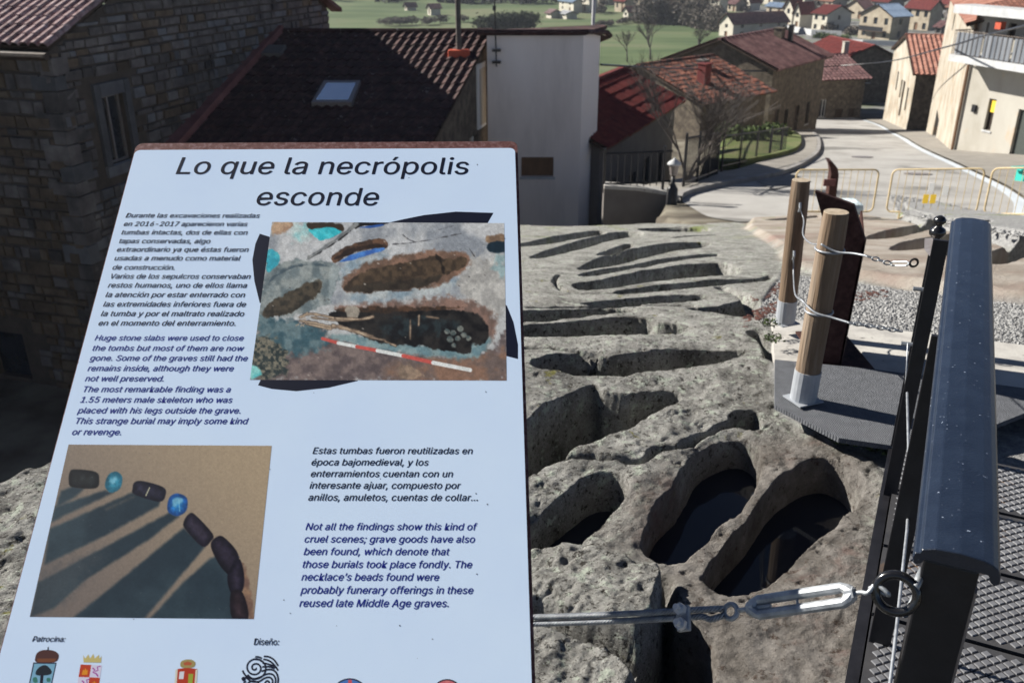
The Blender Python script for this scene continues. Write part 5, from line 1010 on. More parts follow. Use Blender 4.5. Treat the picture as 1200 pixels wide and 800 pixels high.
# ---------------------------------------------------------------- street, kerbs, walls
asph = mat('worn_concrete_street', [(.24, .23, .215), (.33, .32, .305), (.38, .37, .355)], .7, .92, .3, 20, fleck=((.17, .165, .155), .3, .56), stretch=(1, .6, 1))
paveM = mat('pavement_concrete', [(.2, .185, .165), (.3, .28, .25)], 1.5, .92, .4, 20)
kerbM = mat('kerb_stone', [(.2, .19, .18), (.32, .31, .3)], 2, .9, .4, 20); gutM = mat('pale_gutter_concrete', [(.42, .46, .5), (.56, .6, .64)], 2, .8, .2, 20)
def resample(L, n):
    P = spline(L, 12, False); s_ = np.r_[0, np.cumsum(np.hypot(*np.diff(P, axis=0).T))]; t = np.linspace(0, s_[-1], n); return np.stack([np.interp(t, s_, P[:, 0]), np.interp(t, s_, P[:, 1])], 1)
KL = resample(g2([(799, 237), (806, 230), (850, 219), (915, 206), (948, 191), (961, 176), (957, 160), (944, 146), (936, 138)]), 90)
KR = resample([(22, 14)] + g2([(1330, 290), (1200, 236), (1130, 198), (1075, 172), (1040, 152), (1013, 141)]), 90)
def strip(name, A, B, nz, m, off, label, kind='structure', thick=0):
    n = len(A); t = np.linspace(0, 1, nz)[None, :, None]; P = A[:, None, :] * (1 - t) + B[:, None, :] * t; X, Y = P[..., 0], P[..., 1]; return tag(sheet(name, X, Y, zb(Y) + off, m), label, kind=kind)
# the road runs between the kerb lines; pair the points by distance along the street
def byy(K, yy): i = np.argsort(K[:, 1]); return np.interp(yy, K[i, 1], K[i, 0])
Lm = KL[KL[:, 1].argsort()]; 
yy = np.linspace(15.5, 100, 260); xl_ = byy(KL, yy); xr_ = byy(KR, yy); xr_ = np.maximum(xr_, xl_ + 3)
strip('street', np.stack([xl_, yy], 1), np.stack([xr_, yy], 1), 14, asph, .02, 'pale worn concrete street running downhill')
def offs(K, d):
    t = np.gradient(K, axis=0); t /= np.linalg.norm(t, axis=1)[:, None]; return K + np.stack([-t[:, 1], t[:, 0]], 1) * d
def kerb(name, K, d, hgt, m, label, cat=None):
    K2 = offs(K, d); q = MB(); n = len(K)
    for i in range(n - 1):
        a, b, c, e_ = K[i], K[i + 1], K2[i + 1], K2[i]; za, z1 = float(zb(a[1])), float(zb(b[1]))
        q.add([(a[0], a[1], za - .3), (b[0], b[1], z1 - .3), (c[0], c[1], z1 - .3), (e_[0], e_[1], za - .3), (a[0], a[1], za + hgt), (b[0], b[1], z1 + hgt), (c[0], c[1], z1 + hgt), (e_[0], e_[1], za + hgt)], [(4, 5, 6, 7), (0, 1, 5, 4), (2, 3, 7, 6)])
    return tag(q.build(name, m, fix=True), label, cat, kind='structure')
kerb('kerb', KL, .16, .15, kerbM, 'curved stone kerb along the left edge of the street')
KP = offs(KL, .17); KPO = offs(KL, 1.5)
q = MB(); n = len(KL)
pv = np.stack([KP, KPO], 1); sheetP = pv[:, 0][:, None, :] * (1 - np.linspace(0, 1, 5)[None, :, None]) + pv[:, 1][:, None, :] * np.linspace(0, 1, 5)[None, :, None]
tag(sheet('pavement', sheetP[..., 0], sheetP[..., 1], zb(sheetP[..., 1]) + .14, paveM), 'left pavement inside the curved kerb', kind='structure')
strip('gutter', offs(KR, -.0), offs(KR, .28), 2, gutM, .045, 'pale gutter along the right edge of the street')
KRs = KR[::1]; strip('pavement', offs(KR, -.02), offs(KR, -3.4), 5, paveM, .10, 'earthy pavement in front of the white houses')
# garden patch
gp = g2([(843, 199), (841, 184), (846, 166), (870, 158), (905, 156), (931, 160), (938, 170), (930, 182), (890, 193)])
gm = mat('garden_grass', [(.05, .08, .02), (.12, .15, .045), (.2, .17, .1)], .9, .95, .6, 9)
gp = spline(gp, 4); cxy = gp.mean(0); q = MB(); q.add([(cxy[0], cxy[1], float(zb(cxy[1])) + .55)] + [(x, y, float(zb(y)) + .3) for x, y in gp] + [(x, y, float(zb(y)) - 4) for x, y in gp], [(0, i + 1, (i + 1) % len(gp) + 1) for i in range(len(gp))] + [(i + 1, i + 1 + len(gp), (i + 1) % len(gp) + 1 + len(gp), (i + 1) % len(gp) + 1) for i in range(len(gp))])
tag(q.build('garden', gm, fix=True), 'raised grassy garden patch beside the kerb', kind='structure')
rw0 = [W(708, 221, 20.5), W(745, 223, 20.6), W(786, 229, 20.8), W(797, 236, 20.6)]
q = MB()
for i in range(3):
    a, b = rw0[i], rw0[i + 1]; q.prism([(a.x, a.y, -9), (b.x, b.y, -9), (b.x, b.y, b.z), (a.x, a.y, a.z)], (0, .3, 0))
tag(q.build('retaining_wall', M['grey_render'], fix=True), 'dark rendered retaining wall below the far edge of the rock', 'wall')
q = MB()
for i in range(3):
    a, b = rw0[i], rw0[i + 1]; q.prism([(a.x, a.y - .04, a.z), (b.x, b.y - .04, b.z), (b.x, b.y + .34, b.z), (a.x, a.y + .34, a.z)], (0, 0, .08))
q.build('coping', conc, bpy.data.objects['retaining_wall'], fix=True)
# fences
def fence(name, pts, hgt, sp, label, base=zb, m=M['black_metal'], zoff=0.1):
    P = resample([(p[0], p[1]) for p in pts], 60) if len(pts) > 2 else np.array([np.array(pts[0]) * (1 - t) + np.array(pts[1]) * t for t in np.linspace(0, 1, 30)])
    s_ = np.r_[0, np.cumsum(np.hypot(*np.diff(P, axis=0).T))]; zz = [float(base(p[1])) + zoff for p in P]; o0 = Vector((P[0][0], P[0][1], zz[0])); e = empty(name, o0, 0, label, 'fence')
    for hh in (hgt, hgt * .12):
        q = MB(); q.tube([Vector((P[i][0], P[i][1], zz[i] + hh)) - o0 for i in range(len(P))], .025, 5); q.build('rail', m, e)
    b = MB(); b.tube([(0, 0, 0), (0, 0, hgt)], .013, 5); bm1 = b.mesh('bar', m); b = MB(); b.tube([(0, 0, -.1), (0, 0, hgt + .12)], .035, 6); bm2 = b.mesh('post', m)
    n = int(s_[-1] / sp)
    for k in range(n + 1):
        t = k * sp; x, y, z = np.interp(t, s_, P[:, 0]), np.interp(t, s_, P[:, 1]), np.interp(t, s_, zz); inst('post' if k % 9 == 0 else 'bar', bm2 if k % 9 == 0 else bm1, e, Vector((x, y, z)) - o0)
fence('garden_fence', g2([(845, 203), (870, 197), (895, 191), (919, 184)]), 1.1, .22, 'low dark bar fence in front of the grassy garden patch')
fence('yard_fence', [(rw0[0].x, 20.65), (rw0[1].x, 20.75), (rw0[2].x, 20.95)], .8, .16, 'dark bar fence on the retaining wall right of the cream house', base=lambda y: rw0[1].z - .06 + 0 * y, zoff=.1)
fence('kerb_fence', g2([(800, 225), (822, 217), (840, 209)]), 1.3, .16, 'short dark bar fence between the street lamp and the garden')
# lantern
lb = W(787, 236, 20.3); e = empty('street_lamp', lb, 0, 'small street lantern with a white top at the end of the retaining wall', 'street lamp')
q = MB(); q.lathe([(.16, -2), (.16, .35), (.12, .4), (.06, .5), (.05, .75)], 10); q.build('pedestal', M['black_metal'], e, sm=True)
q = MB(); q.lathe([(.10, .72), (.15, 1.0)], 8); q.build('lantern_glass', M['bare_steel'], e); q = MB(); q.lathe([(.2, 1.0), (.19, 1.05), (.05, 1.14), (.02, 1.18)], 10); q.build('lamp_cap', M['slab'], e, sm=True)
e.scale = (.8, .8, .85)
# barriers
def barrier(A, B, label, hgt=.98):
    A = Vector((A[0], A[1], float(zb(A[1])))); B = Vector((B[0], B[1], float(zb(B[1])))); e = empty('crowd_barrier', A, 0, label, 'barrier', 'cream yellow crowd barriers across the street'); D = B - A; L = D.length; x = D.normalized(); r = .1; z0 = .16
    def p(u, v): return x * u + Vector((0, 0, v))
    P = []
    for cx, cy, a0 in ((r, z0 + r, 180), (L - r, z0 + r, 270), (L - r, hgt - r, 0), (r, hgt - r, 90)):
        for k in range(5): a = R(a0 + 22.5 * k); P.append(p(cx + r * cos(a), cy + r * sin(a)))
    P.append(P[0]); q = MB(); q.tube(P, .017, 6, cap=False); q.build('frame', M['yellow_steel'], e, sm=True)
    n = int(L / .125); b = MB(); b.tube([(0, 0, z0), (0, 0, hgt)], .006, 5); bm = b.mesh('bar', M['yellow_steel'])
    for k in range(1, n): inst('bar', bm, e, x * (L * k / n))
    y = Vector((-x.y, x.x, 0))
    for u in (.25, L - .25): q = MB(); q.tube([p(u, z0), p(u, .02) + y * .0, p(u, 0) + y * .3], .018, 6); q.tube([p(u, .02), p(u, 0) - y * .3], .018, 6); q.build('foot', M['yellow_steel'], e)
    return e, x, L, p
def gp_(px, py, y): v = W(px, py, y); return (v.x, y)
B1 = barrier(gp_(929, 240, 17.2), gp_(1022, 250, 17.0), 'cream yellow barrier behind the wooden posts, left of the other two')
B2 = barrier(gp_(1038, 250, 17.0), gp_(1141, 262, 16.0), 'cream yellow barrier with two small notices tied to its bars')
B3 = barrier(gp_(1150, 262, 15.9), gp_(1240, 275, 14.8), 'cream yellow barrier cut by the right edge, next to the one with notices')
for u, v, c in ((.42, .34, 'yellow'), (.50, .34, 'yellow'), (.46, .56, 'frame_white'), (.62, .50, 'frame_white')):
    e, x, L, p = B2; q = MB(); q.prism([p(L * u - .05, v) - Vector((0, .03, 0)), p(L * u + .05, v) - Vector((0, .03, 0)), p(L * u + .05, v + .17) - Vector((0, .03, 0)), p(L * u - .05, v + .17) - Vector((0, .03, 0))], (0, .006, 0)); q.build('notice', M[c], e, fix=True)
l2b = W(971, 262, 15.5); e = empty('steel_lectern', l2b, 0, 'distant rust brown lectern with a bent top in front of the barriers', 'lectern')
Pq = [W(*p, 15.5) - l2b for p in ((966, 262), (976, 262), (983, 206), (982, 198), (975, 190), (970, 189), (973, 196), (974, 204))]
q = MB(); q.prism(Pq, (.05, .3, 0)); q.build('upright_plate', M['corten'], e, fix=True); q = MB(); q.box((W(972, 214, 15.46) - l2b), (.2, .03, .12)); q.build('small_plaque', M['corten_edge'], e)
tb_ = W(990, 242, 16.2); q = MB(); q.box((0, 0, 0), (.55, .5, .22)); e = q.build('plastic_sheet', M['blue_roof'], bevel=.08); e.location = tb_; e.data.materials[0] = mat('crumpled_pale_sheet', [(.45, .6, .65), (.8, .84, .86)], 9, .6, 1, 8, dist=.1); tag(e, 'crumpled pale plastic sheet lying by the barrier', 'plastic sheet')
# bench
bb = ong(1192, 216); e = empty('bench', bb, .2, 'turquoise bench on the right pavement, cut by the frame', 'bench'); 
q = MB(); q.box((.8, 0, .45), (1.9, .42, .05)); q.build('seat', M['turq'], e, bevel=.01)
for x in (.05, 1.55): q = MB(); q.box((x, 0, .21), (.06, .36, .42), Matrix.Rotation(.12, 3, 'Y')); q.build('leg', M['turq'], e)
# overhead lines
def cable(px, label, r=.012):
    P = [W(*p) for p in px]; q = MB(); S_ = spline([tuple(p) for p in P], 8, False); o = P[0]; q.tube([Vector(p) - o for p in S_], r, 5); e = q.build('overhead_cable', M['black_metal']); e.location = o; tag(e, label, 'cable')
cable([(704, 76, 29), (780, 80, 45), (845, 82, 57), (900, 83, 62), (940, 80, 70), (1035, 73, 64), (1110, 55, 40), (1150, 43, 35), (1215, 27, 26)], 'long black overhead cable sagging across the houses from left to right', .035)
cable([(813, 64, 53), (855, 82, 56), (900, 84, 61.5)], 'short overhead cable over the mossy roof', .02)
# stones edging and gravel
def scatter(name, polys, n, smin, smax, m, label, zf, seed=0, lift=.4, flat=1.0, col=None):
    rg = np.random.default_rng(seed); base = np.array([(0, 0, 1), (.9, 0, .2), (.28, .86, .1), (-.73, .53, .15), (-.73, -.53, .1), (.28, -.86, .2), (0, 0, -.6)], float); fc = [(0, 1, 2), (0, 2, 3), (0, 3, 4), (0, 4, 5), (0, 5, 1), (6, 2, 1), (6, 3, 2), (6, 4, 3), (6, 5, 4), (6, 1, 5)]
    V = []; Fc = []; k = 0
    for P, share in polys:
        P = np.array(P); mn, mx = P.min(0), P.max(0); want = int(n * share); got = 0
        while got < want:
            X = rg.uniform(mn[0], mx[0], want * 2); Y = rg.uniform(mn[1], mx[1], want * 2); ok = sdf(X, Y, P) < 0; X, Y = X[ok][:want - got], Y[ok][:want - got]
            for x, y in zip(X, Y):
                s_ = rg.uniform(smin, smax) * rg.uniform(.6, 1.3); a = rg.uniform(0, 6.3); b = base * rg.uniform(.75, 1.2, (7, 1)) * s_; b = b * (1, .75, .6 * flat); b = np.stack([b[:, 0] * cos(a) - b[:, 1] * sin(a), b[:, 0] * sin(a) + b[:, 1] * cos(a), b[:, 2]], 1)
                V.append(b + (x, y, float(zf(x, y)) + s_ * lift * .5)); Fc += [tuple(i + k for i in f) for f in fc]; k += 7
            got += len(X)
    q = MB(); q.v = np.concatenate(V).tolist(); q.f = Fc; q.m = [0] * len(Fc); return tag(q.build(name, m), label, 'gravel' if kind_ == 'g' else 'leaf litter', kind='stuff')
kind_ = 'g'
GRV = g2([(884, 372), (898, 345), (922, 319), (1060, 338), (1330, 372), (1330, 428), (1120, 399), (1000, 386), (892, 374)])
gmat = mat('grey_gravel', [(.12, .12, .125), (.25, .25, .25), (.4, .4, .395)], 45, .9, .3, 200, pos=(.3, .65))
scatter('gravel', [(GRV, 1)], 17000, .006, .015, gmat, 'grey crushed gravel between the pale rock and the path', lambda x, y: zb(y) - .018)
scatter('gravel', [(MOUND, 1)], 6000, .022, .045, gmat, 'grey gravel heap in front of the barriers', lambda x, y: zb(y) + .17, 5)
kind_ = 'l'
lm = mat('dead_red_leaves', [(.05, .018, .016), (.13, .055, .04)], 30, .9, 0)
scatter('leaf_litter', [(g2([(872, 350), (900, 338), (915, 330), (918, 338), (890, 352)]), .4), (g2([(866, 376), (885, 362), (910, 352), (912, 362), (888, 374), (870, 384)]), .4), (g2([(1000, 342), (1040, 338), (1040, 346), (1005, 352)]), .2)], 300, .009, .017, lm, 'reddish dead leaves caught beside the gravel', lambda x, y: zb(y) - .01, 8, flat=.4)
# ---------------------------------------------------------------- the far village
FD = Vector((.43, -.9)).normalized(); FI = Vector((.9, .43)).normalized()
def hit(C, v, px, row): a, _ = ray(px, row); return (a * C[1] - C[0]) / (v[0] - a * v[1])
def far_house(xl, xm, xr, base, eave, kind, wall, tile, label, nx=2, ny=2, rise=1.6, fd=None, door=True, name='village_house'):
    fd_ = FD if fd is None else Vector(fd).normalized(); fi = Vector((-fd_.y, fd_.x)); C = ong(xm, base); C2 = Vector((C.x, C.y)); w = abs(hit(C2, -fd_, xl, base)); d = max(3.0, min(24, abs(hit(C2, fi, xr, base)))) if xr > xm else 7
    w = min(w, 26); A = C2 - fd_ * w; ze = CH + ray(xm, eave)[1] * C.y; zb_ = C.z - 1.5; hh = ze - zb_
    ops = []; z0 = 1.5
    for j in range(ny):
        fh = (hh - z0) / ny
        for i in range(nx):
            u = w * (i + .5) / nx; dr_ = door and j == 0 and i == nx // 2
            ops.append((u - .5, u + .5, z0 + j * fh + (0.05 if dr_ else fh * .32), z0 + j * fh + fh * .84, 'hole', M['brown_wood'] if dr_ else M['glass']))
    side = []
    if d > 5:
        for i in range(max(1, int(d / 4))):
            u = d * (i + .5) / max(1, int(d / 4))
            for j in range(ny): fh = (hh - z0) / ny; side.append((u - .42, u + .42, z0 + j * fh + fh * .35, z0 + j * fh + fh * .82, 'hole'))
    if kind == 'gable' and rise > 1.3: pass
    h = House(name, A, C2, d, zb_, ze, rise, kind, wall, tile, label, front=ops, right=side, oh=.4, pitch=.7, row=2.5, sheet=True)
    return h
W1 = mat('far_cream_render', [(.42, .39, .32), (.56, .53, .45)], .4, .9, 0); OC = mat('far_tan_stone', [(.24, .2, .15), (.4, .35, .27)], .8, .9, 0); GR = M['grey_render']
TR_, TB_, TO_ = M['tile_red'], M['tile_brown'], M['tile_orange']
far_house(842, 858, 921, 45, 28, 'gable', W1, TB_, 'cream gabled cottage end with a very long dark side and dusky roof', 1, 2, 1.8, name='cottage')
far_house(897, 917, 921, 22, 9, 'eave', OC, M['blue_roof'], 'pale house with a blue grey roof left of a cream gable', 2, 1, .8)
far_house(917, 927, 936, 31, 9, 'gable', W1, TR_, 'tall narrow cream gable beside the blue grey roofed house', 1, 2, 2.0)
far_house(929, 936, 951, 34, 14, 'gable', W1, TR_, 'cream gabled house with a red roof and shaded side, left of the hipped white one', 1, 2, 2.0)
far_house(950, 967, 995, 39, 17, 'eave', W1, TR_, 'white fronted house with a deep red roof and wide shaded side', 2, 2, 1.6)
far_house(988, 1012, 1024, 24, 12, 'gable', OC, TB_, 'tan gabled house standing behind the balcony villa', 2, 1, 2.2)
vb = far_house(1004, 1041, 1062, 50, 20, 'gable', OC, M['blue_roof'], 'large ochre gabled villa with a balcony across its front', 3, 2, 2.0)
q = MB(); q.span((1, -1.1, vb.h * .52), (vb.w - 1, -.01, vb.h * .52 + .15)); q.build('balcony', M['dark_wood'], vb.e); q = MB(); q.span((1, -1.1, vb.h * .52 + .15), (vb.w - 1, -1.05, vb.h * .52 + 1)); q.build('balcony_rail', M['black_metal'], vb.e)
far_house(1057, 1086, 1100, 40, 11, 'eave', OC, TR_, 'cream three bay house with a dark red roof right of the villa', 3, 2, 1.6)
far_house(1093, 1100, 1112, 52, 32, 'eave', GR, TB_, 'small grey house just left of the tall white street house', 1, 2, .9)
far_house(1105, 1120, 1150, 30, 10, 'eave', GR, TO_, 'orange roofed house behind the tall white street house', 2, 2, 1.6)
far_house(955, 975, 992, 10, 2, 'eave', OC, TO_, 'low tan house in the row above the white fronted house', 3, 1, 1.4)
far_house(1020, 1040, 1058, 12, 3, 'eave', GR, TR_, 'red roofed grey house behind the ochre villa', 2, 1, 1.6)
far_house(1066, 1080, 1100, 6, -4, 'eave', OC, TR_, 'pale house half out of frame above the three bay house', 2, 1, 1.6)
far_house(1120, 1150, 1180, 8, -3, 'eave', OC, TB_, 'pale stone house behind the eave of the balcony house', 3, 1, 1.4)
far_house(872, 878, 890, 14, 2, 'gable', W1, TR_, 'narrow cream gable left of the blue grey roofed house', 1, 2, 1.8)
far_house(830, 842, 848, 17, 0, 'eave', W1, TB_, 'tall white block above the end of the bare hedge', 2, 3, 1)
far_house(813, 821, 830, 8, 0, 'gable', W1, TR_, 'small white gable by dark trees above the hedge', 1, 1, 1.2)
far_house(781, 788, 800, 13, 5, 'eave', W1, TR_, 'tiny white house at the upper edge of the meadow', 1, 1, 1)
far_house(765, 773, 783, 14, 2, 'eave', W1, M['blue_roof'], 'white house beside a pale blue roof at the meadow edge', 2, 1, 1)
far_house(730, 736, 758, 21, 14, 'gable', W1, M['tile_orange'], 'white shed with a long orange red roof at the meadow edge', 1, 1, 1.2, name='shed', door=False)
far_house(720, 732, 745, 14, 2, 'eave', OC, TR_, 'pale house above the white shed with the long roof', 2, 1, 1.5)
far_house(680, 690, 700, 14, -2, 'eave', W1, TB_, 'white house close above the pale flue of the cream house', 1, 2, 1.2)
far_house(655, 672, 680, 14, 3, 'eave', W1, M['blue_roof'], 'bright white block house left of the flue', 2, 2, .8)
far_house(640, 646, 655, 20, 16, 'eave', W1, M['tile_pink'], 'small pale barn in the meadow above the cream house, left one', 1, 1, .8, name='barn', door=False)
far_house(656, 664, 676, 21, 17, 'eave', W1, M['slab'], 'low white barn in the meadow above the cream house, right one', 1, 1, .6, name='barn', door=False)
far_house(474, 477, 481, 12, 8, 'gable', W1, TB_, 'tiny white farmhouse far off near the stone house eave', 1, 1, 1, name='farmhouse')
far_house(501, 505, 508, 17, 10, 'gable', W1, TB_, 'tiny bright farmhouse far off left of the roof mast', 1, 1, 1, name='farmhouse')
far_house(743, 752, 764, 4, -3, 'eave', OC, TR_, 'red roofed house behind the trees, right of the flue', 2, 1, 1.4); far_house(790, 800, 812, 0, -8, 'eave', OC, TR_, 'red roof at the very top edge above the meadow', 2, 1, 1.4)
far_house(845, 858, 872, 7, -2, 'eave', GR, TR_, 'shaded red roofed house above the cottage', 2, 1, 1.5); far_house(890, 905, 915, 6, -3, 'eave', W1, TR_, 'white house behind the blue grey roof, at the top edge', 2, 1, 1.4); far_house(930, 942, 955, 6, -3, 'eave', W1, TR_, 'white house above the cream gables, at the top edge', 2, 1, 1.4)
for a_ in ((872, 884, 896, 3, -5, 'cream house half out of frame above the narrow gable'), (905, 914, 928, 3, -6, 'red roofed house cut by the top edge behind two cream gables'), (957, 968, 985, 3, -6, 'tan house cut by the top edge above the low tan house'), (992, 1003, 1014, 3, -6, 'tan house cut by the top edge left of the red roofed grey one'), (1040, 1050, 1062, 5, -4, 'tan gabled house between the grey one and the three bay house'),
    (1100, 1110, 1122, 14, 5, 'tan house above the orange roofed house'), (700, 710, 722, 6, -2, 'tan house above the field hedge by the flue'), (745, 752, 762, 8, 2, 'tan house behind the white shed roof'), (800, 806, 815, 8, 1, 'tan house among the dark conifers'), (852, 862, 874, 15, 5, 'tan house just above the cottage roof')):
    far_house(*a_[:5], 'gable' if a_[0] % 2 else 'eave', OC, TR_ if a_[0] % 3 else TB_, a_[5], 2, 1, 1.5)
# ---------------------------------------------------------------- village road, low walls
vr = g2([(925, 76), (960, 70), (1010, 64), (1080, 70), (1110, 80), (1060, 82), (1000, 78), (950, 86)]); q = MB(); vr = spline(vr, 4); q.add([(x, y, float(zg(x, y)) + .35) for x, y in vr], [tuple(range(len(vr)))])
tag(q.build('road', mat('far_asphalt', [(.13, .135, .15), (.2, .205, .22)], .2, .9, 0)), 'grey road between the street end house and the villas', kind='structure')
def far_wall(pts, h, m, label):
    P = [ong(*p) for p in pts]; q = MB()
    for a, b in zip(P, P[1:]): q.prism([(a.x, a.y, a.z - 1), (b.x, b.y, b.z - 1), (b.x, b.y, b.z + h), (a.x, a.y, a.z + h)], (.05, .35, 0))
    return tag(q.build('garden_wall', m, fix=True), label, 'wall')
far_wall([(920, 38), (950, 44), (985, 46)], 1.6, M['slab'], 'long white garden wall below the white fronted house'); far_wall([(1062, 50), (1085, 52), (1104, 56)], 1.6, M['slab'], 'white garden wall right of the ochre villa'); far_wall([(985, 53), (1010, 55), (1075, 57)], 1.2, M['slab'], 'white wall between the grey road and the ochre villa')
# ---------------------------------------------------------------- trees, hedges, woods
def bare_tree(loc, H, label, seed, m=M['bark'], levels=6, r0=.09, spread=.55, name='bare_tree', group=None, lean=(0, 0)):
    rr = random.Random(seed); e = empty(name, loc, 0, label, 'tree', group); tk = MB(); cr_ = MB()
    def grow(p, d, L, r, lv):
        n = 3; pts = [p]; q_ = p
        for i in range(n): d = (d + Vector((rr.uniform(-.12, .12), rr.uniform(-.12, .12), rr.uniform(-.02, .09)))).normalized(); q_ = q_ + d * (L / n); pts.append(q_)
        rs = [r * (1 - .35 * i / n) for i in range(n + 1)]; (tk if lv <= 1 else cr_).tube(pts, rs, 6 if lv < 2 else (4 if lv < 4 else 3), cap=lv < 2)
        if lv >= levels: return
        for k in range(3 if lv else 4):
            ax = Vector((rr.gauss(0, 1), rr.gauss(0, 1), rr.gauss(0, .4))).normalized(); nd = (d + ax * spread * rr.uniform(.6, 1.3)).normalized(); grow(pts[rr.choice((2, 3, 3))], nd, L * rr.uniform(.66, .88), r * .62, lv + 1)
    grow(Vector((0, 0, 0)), Vector((lean[0], lean[1], 1)).normalized(), H * .26, r0, 0); tk.build('trunk', m, e, sm=True); cr_.build('crown', m, e); return e
bt_ = W(801, 226, 24.5); bt_.z -= .8
bare_tree(bt_, 4.4, 'pale leafless tree spreading in front of the mossy roofed house', 11, lean=(.12, 0), levels=7, r0=.07, spread=.45)
bare_tree(ong(762, 70), 7, 'leafless tree standing in the meadow behind the orange tiled roof', 3, M['bark_dark'], 5, .16); bare_tree(ong(735, 72), 5.5, 'lower bare tree left of the one in the meadow', 4, M['bark_dark'], 5, .12)
bare_tree(ong(818, 62), 5, 'dark rounded bare tree at the right end of the meadow', 6, M['bark_dark'], 5, .16, .7)
def leafcloud(name, blobs, n, size, m, label, cat='hedge', kind=None, seed=1):
    rg = np.random.default_rng(seed); B = np.array([b for b in blobs], float); vol = B[:, 3] * B[:, 4] * B[:, 5]; pk = rg.choice(len(B), n, p=vol / vol.sum()); d = rg.normal(size=(n, 3)); d /= np.linalg.norm(d, axis=1)[:, None]
    r = rg.uniform(.35, 1.0, n)[:, None] ** .6 * (1 + .25 * rg.normal(size=(n, 1)) * .5); c = B[pk, :3] + d * r * B[pk, 3:6]; a = rg.normal(size=(n, 3)); b = rg.normal(size=(n, 3)); s_ = size * rg.uniform(.6, 1.5, (n, 1)); a = a / np.linalg.norm(a, axis=1)[:, None] * s_; b = b / np.linalg.norm(b, axis=1)[:, None] * s_ * .7
    V = np.stack([c - a, c + b, c + a, c - b], 1).reshape(-1, 3); o0 = V.mean(0); V = V - o0; me = bpy.data.meshes.new(name); me.from_pydata(V.tolist(), [], np.arange(4 * n).reshape(n, 4).tolist()); me.materials.append(m); o = bpy.data.objects.new(name, me); COL.objects.link(o); o.location = o0
    return tag(o, label, cat, None, kind)
def along(pts, n, rx, rz, jit=1.0, seed=0):
    rg = random.Random(seed); out = []; P = [ong(*p) for p in pts]
    for k in range(n):
        t = k / max(1, n - 1) * (len(P) - 1); i = min(int(t), len(P) - 2); q_ = P[i].lerp(P[i + 1], t - i); s_ = rg.uniform(.7, 1.3)
        out.append((q_.x + rg.uniform(-1, 1) * jit, q_.y + rg.uniform(-1, 1) * jit, q_.z + rz * s_ * .7, rx * s_, rx * s_, rz * s_))
    return out
leafcloud('bush', [(*(ong(590, 36) + Vector((dx, 0, 1.6 + dz))), 3.4, 2, 1.8) for dx, dz in ((-4, 0), (-1, .6), (2, .9), (5.5, .8), (0, -.5), (4, -.4))], 5000, .28, M['leaf_dark'], 'dark evergreen thicket in the field behind the roof mast', 'bush')
leafcloud('hedge', along([(748, 26), (780, 26), (810, 30), (838, 37)], 26, 2.6, 3.6, 2.5, 2), 14000, .3, M['hedge'], 'long dark leafless hedge along the upper edge of the meadow', 'hedge')
leafcloud('hedge', along([(700, 31), (720, 28), (745, 24)], 12, .9, .6, .6, 5), 2500, .2, M['hedge'], 'thin field hedge crossing the meadow behind the cream house', 'hedge')
leafcloud('thicket', along([(450, 28), (490, 27), (540, 24)], 14, 1.6, .8, 2, 6), 3500, .22, M['hedge'], 'grey scrub in the field above the tiled ridge', 'thicket')
leafcloud('bush', along([(900, 60), (925, 58)], 8, 1.6, 1.5, 1.2, 8), 3500, .2, M['leaf_dark'], 'dark bushes behind the black chimney', 'bush'); leafcloud('bush', along([(958, 47), (975, 48), (992, 50)], 8, 1.1, .8, .6, 9), 2500, .16, M['leaf_green'], 'low green bushes below the white garden wall', 'bush')
leafcloud('bush', along([(808, 8), (826, 12)], 6, 2.4, 3, 1, 12), 2500, .3, M['leaf_dark'], 'dark conifers between white houses above the hedge', 'bush')
for i, (px, py, h_, lb_) in enumerate(((856, 170, .8, 'small shrub left in the garden patch'), (880, 176, .6, 'small shrub in the middle of the garden patch'), (905, 168, .7, 'small shrub right in the garden patch'))):
    p_ = ong(px, py); leafcloud('shrub', [(p_.x, p_.y, p_.z + .6, .9, .9, .45)], 700, .1, M['leaf_green'], lb_, 'shrub', seed=i)
fw = []; rg_ = random.Random(4)
for k in range(260):
    x = rg_.uniform(-160, 70); y = rg_.uniform(330, 520) - x * .1; fw.append((x, y, float(zg(x, y)) + 3, 6, 6, 4.5))
leafcloud('woodland', fw, 42000, 1.0, M['forest'], 'dark oak wood across the valley', 'wood', 'stuff', 3)
tt = []
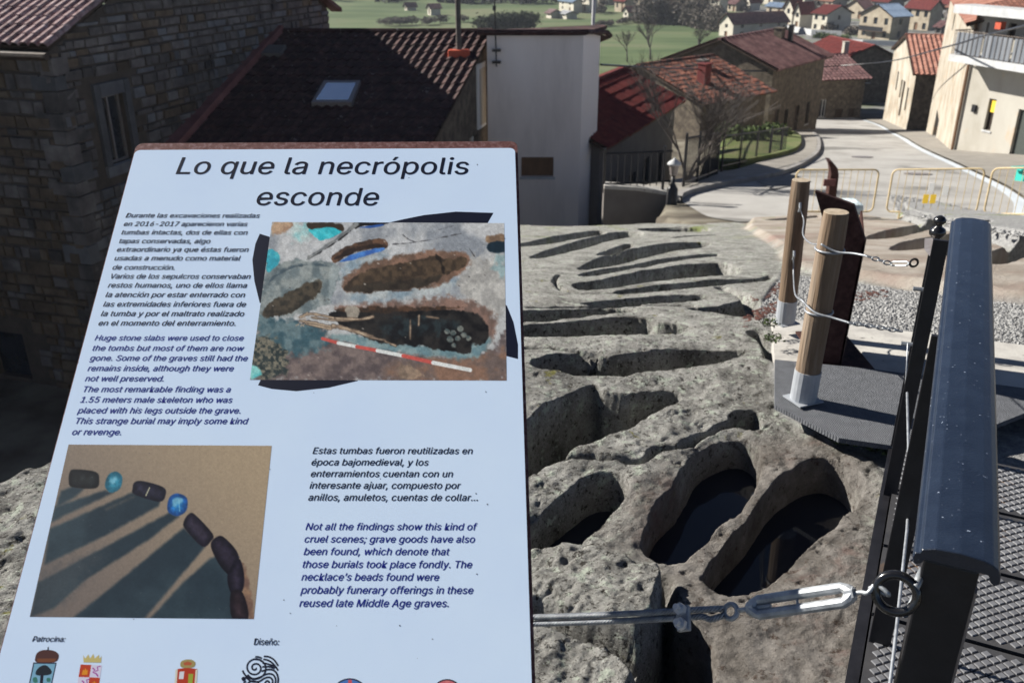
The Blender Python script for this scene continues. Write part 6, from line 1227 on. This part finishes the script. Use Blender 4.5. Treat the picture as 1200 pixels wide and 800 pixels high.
for k in range(60):
    px, py = rg_.uniform(690, 1110), rg_.uniform(1, 46); p_ = ong(px, py)
    if px < 850 and py > 16: continue
    tt.append((p_.x, p_.y, p_.z + 1.0, 1.6, 1.6, 1.3))
leafcloud('tree_clumps', tt, 12000, .32, M['hedge'], 'grey winter trees and shrubs between the village houses', 'trees', 'stuff', 7)
# moss and weeds at the rock edge
p_ = [onz(*q_, -.06) for q_ in ((902, 380), (906, 398), (1000, 517), (1020, 522), (1035, 528), (985, 515))]
leafcloud('weeds', [(p.x, p.y, p.z + .01, .05, .05, .015) for p in p_], 700, .007, M['leaf_green'], 'small weeds growing in the joint beside the mat', 'weeds', 'stuff', 2)
# ---------------------------------------------------------------- air
hm_ = bpy.data.materials.new('thin_air_haze'); hm_.use_nodes = True; nt = hm_.node_tree; nt.nodes.remove(nt.nodes['Principled BSDF']); pv_ = nt.nodes.new('ShaderNodeVolumePrincipled'); pv_.inputs['Color'].default_value = (.82, .88, 1, 1); pv_.inputs['Density'].default_value = .00022; pv_.inputs['Anisotropy'].default_value = .2
nt.links.new(pv_.outputs[0], nt.nodes['Material Output'].inputs['Volume'])
zt__ = 52; hz = MB().box((360, 1170, (zt__ - 45) / 2), (6400, 2600, zt__ + 45)).build('haze', hm_); tag(hz, 'thin pale blue haze over the valley', kind='stuff')
# small things of the street
for px_, py_, lb_ in ((1010, 185, 'round iron manhole cover in the middle of the street'), (1075, 205, 'round iron manhole cover nearer the right gutter')):
    p_ = ong(px_, py_); mh = MB(); mh.lathe([(.42, 0), (.42, .012), (.36, .016)], 24); o = mh.build('manhole_cover', M['bare_steel']); sl2 = float((zb(p_.y + .5) - zb(p_.y - .5))); o.location = (p_.x, p_.y, p_.z + .035); o.rotation_euler = (math.atan(sl2), 0, 0); tag(o, lb_, 'manhole cover')
tp = [ong(*q_) for q_ in ((885, 214), (930, 206), (950, 214), (905, 224))]
q = MB(); q.add([(p.x, p.y, p.z + .045) for p in tp], [(0, 1, 2, 3)]); tag(q.build('street_patch', mat('dark_repair_patch', [(.15, .145, .14), (.22, .215, .205)], 3, .9, .2)), 'darker repair patch in the street surface', kind='structure')
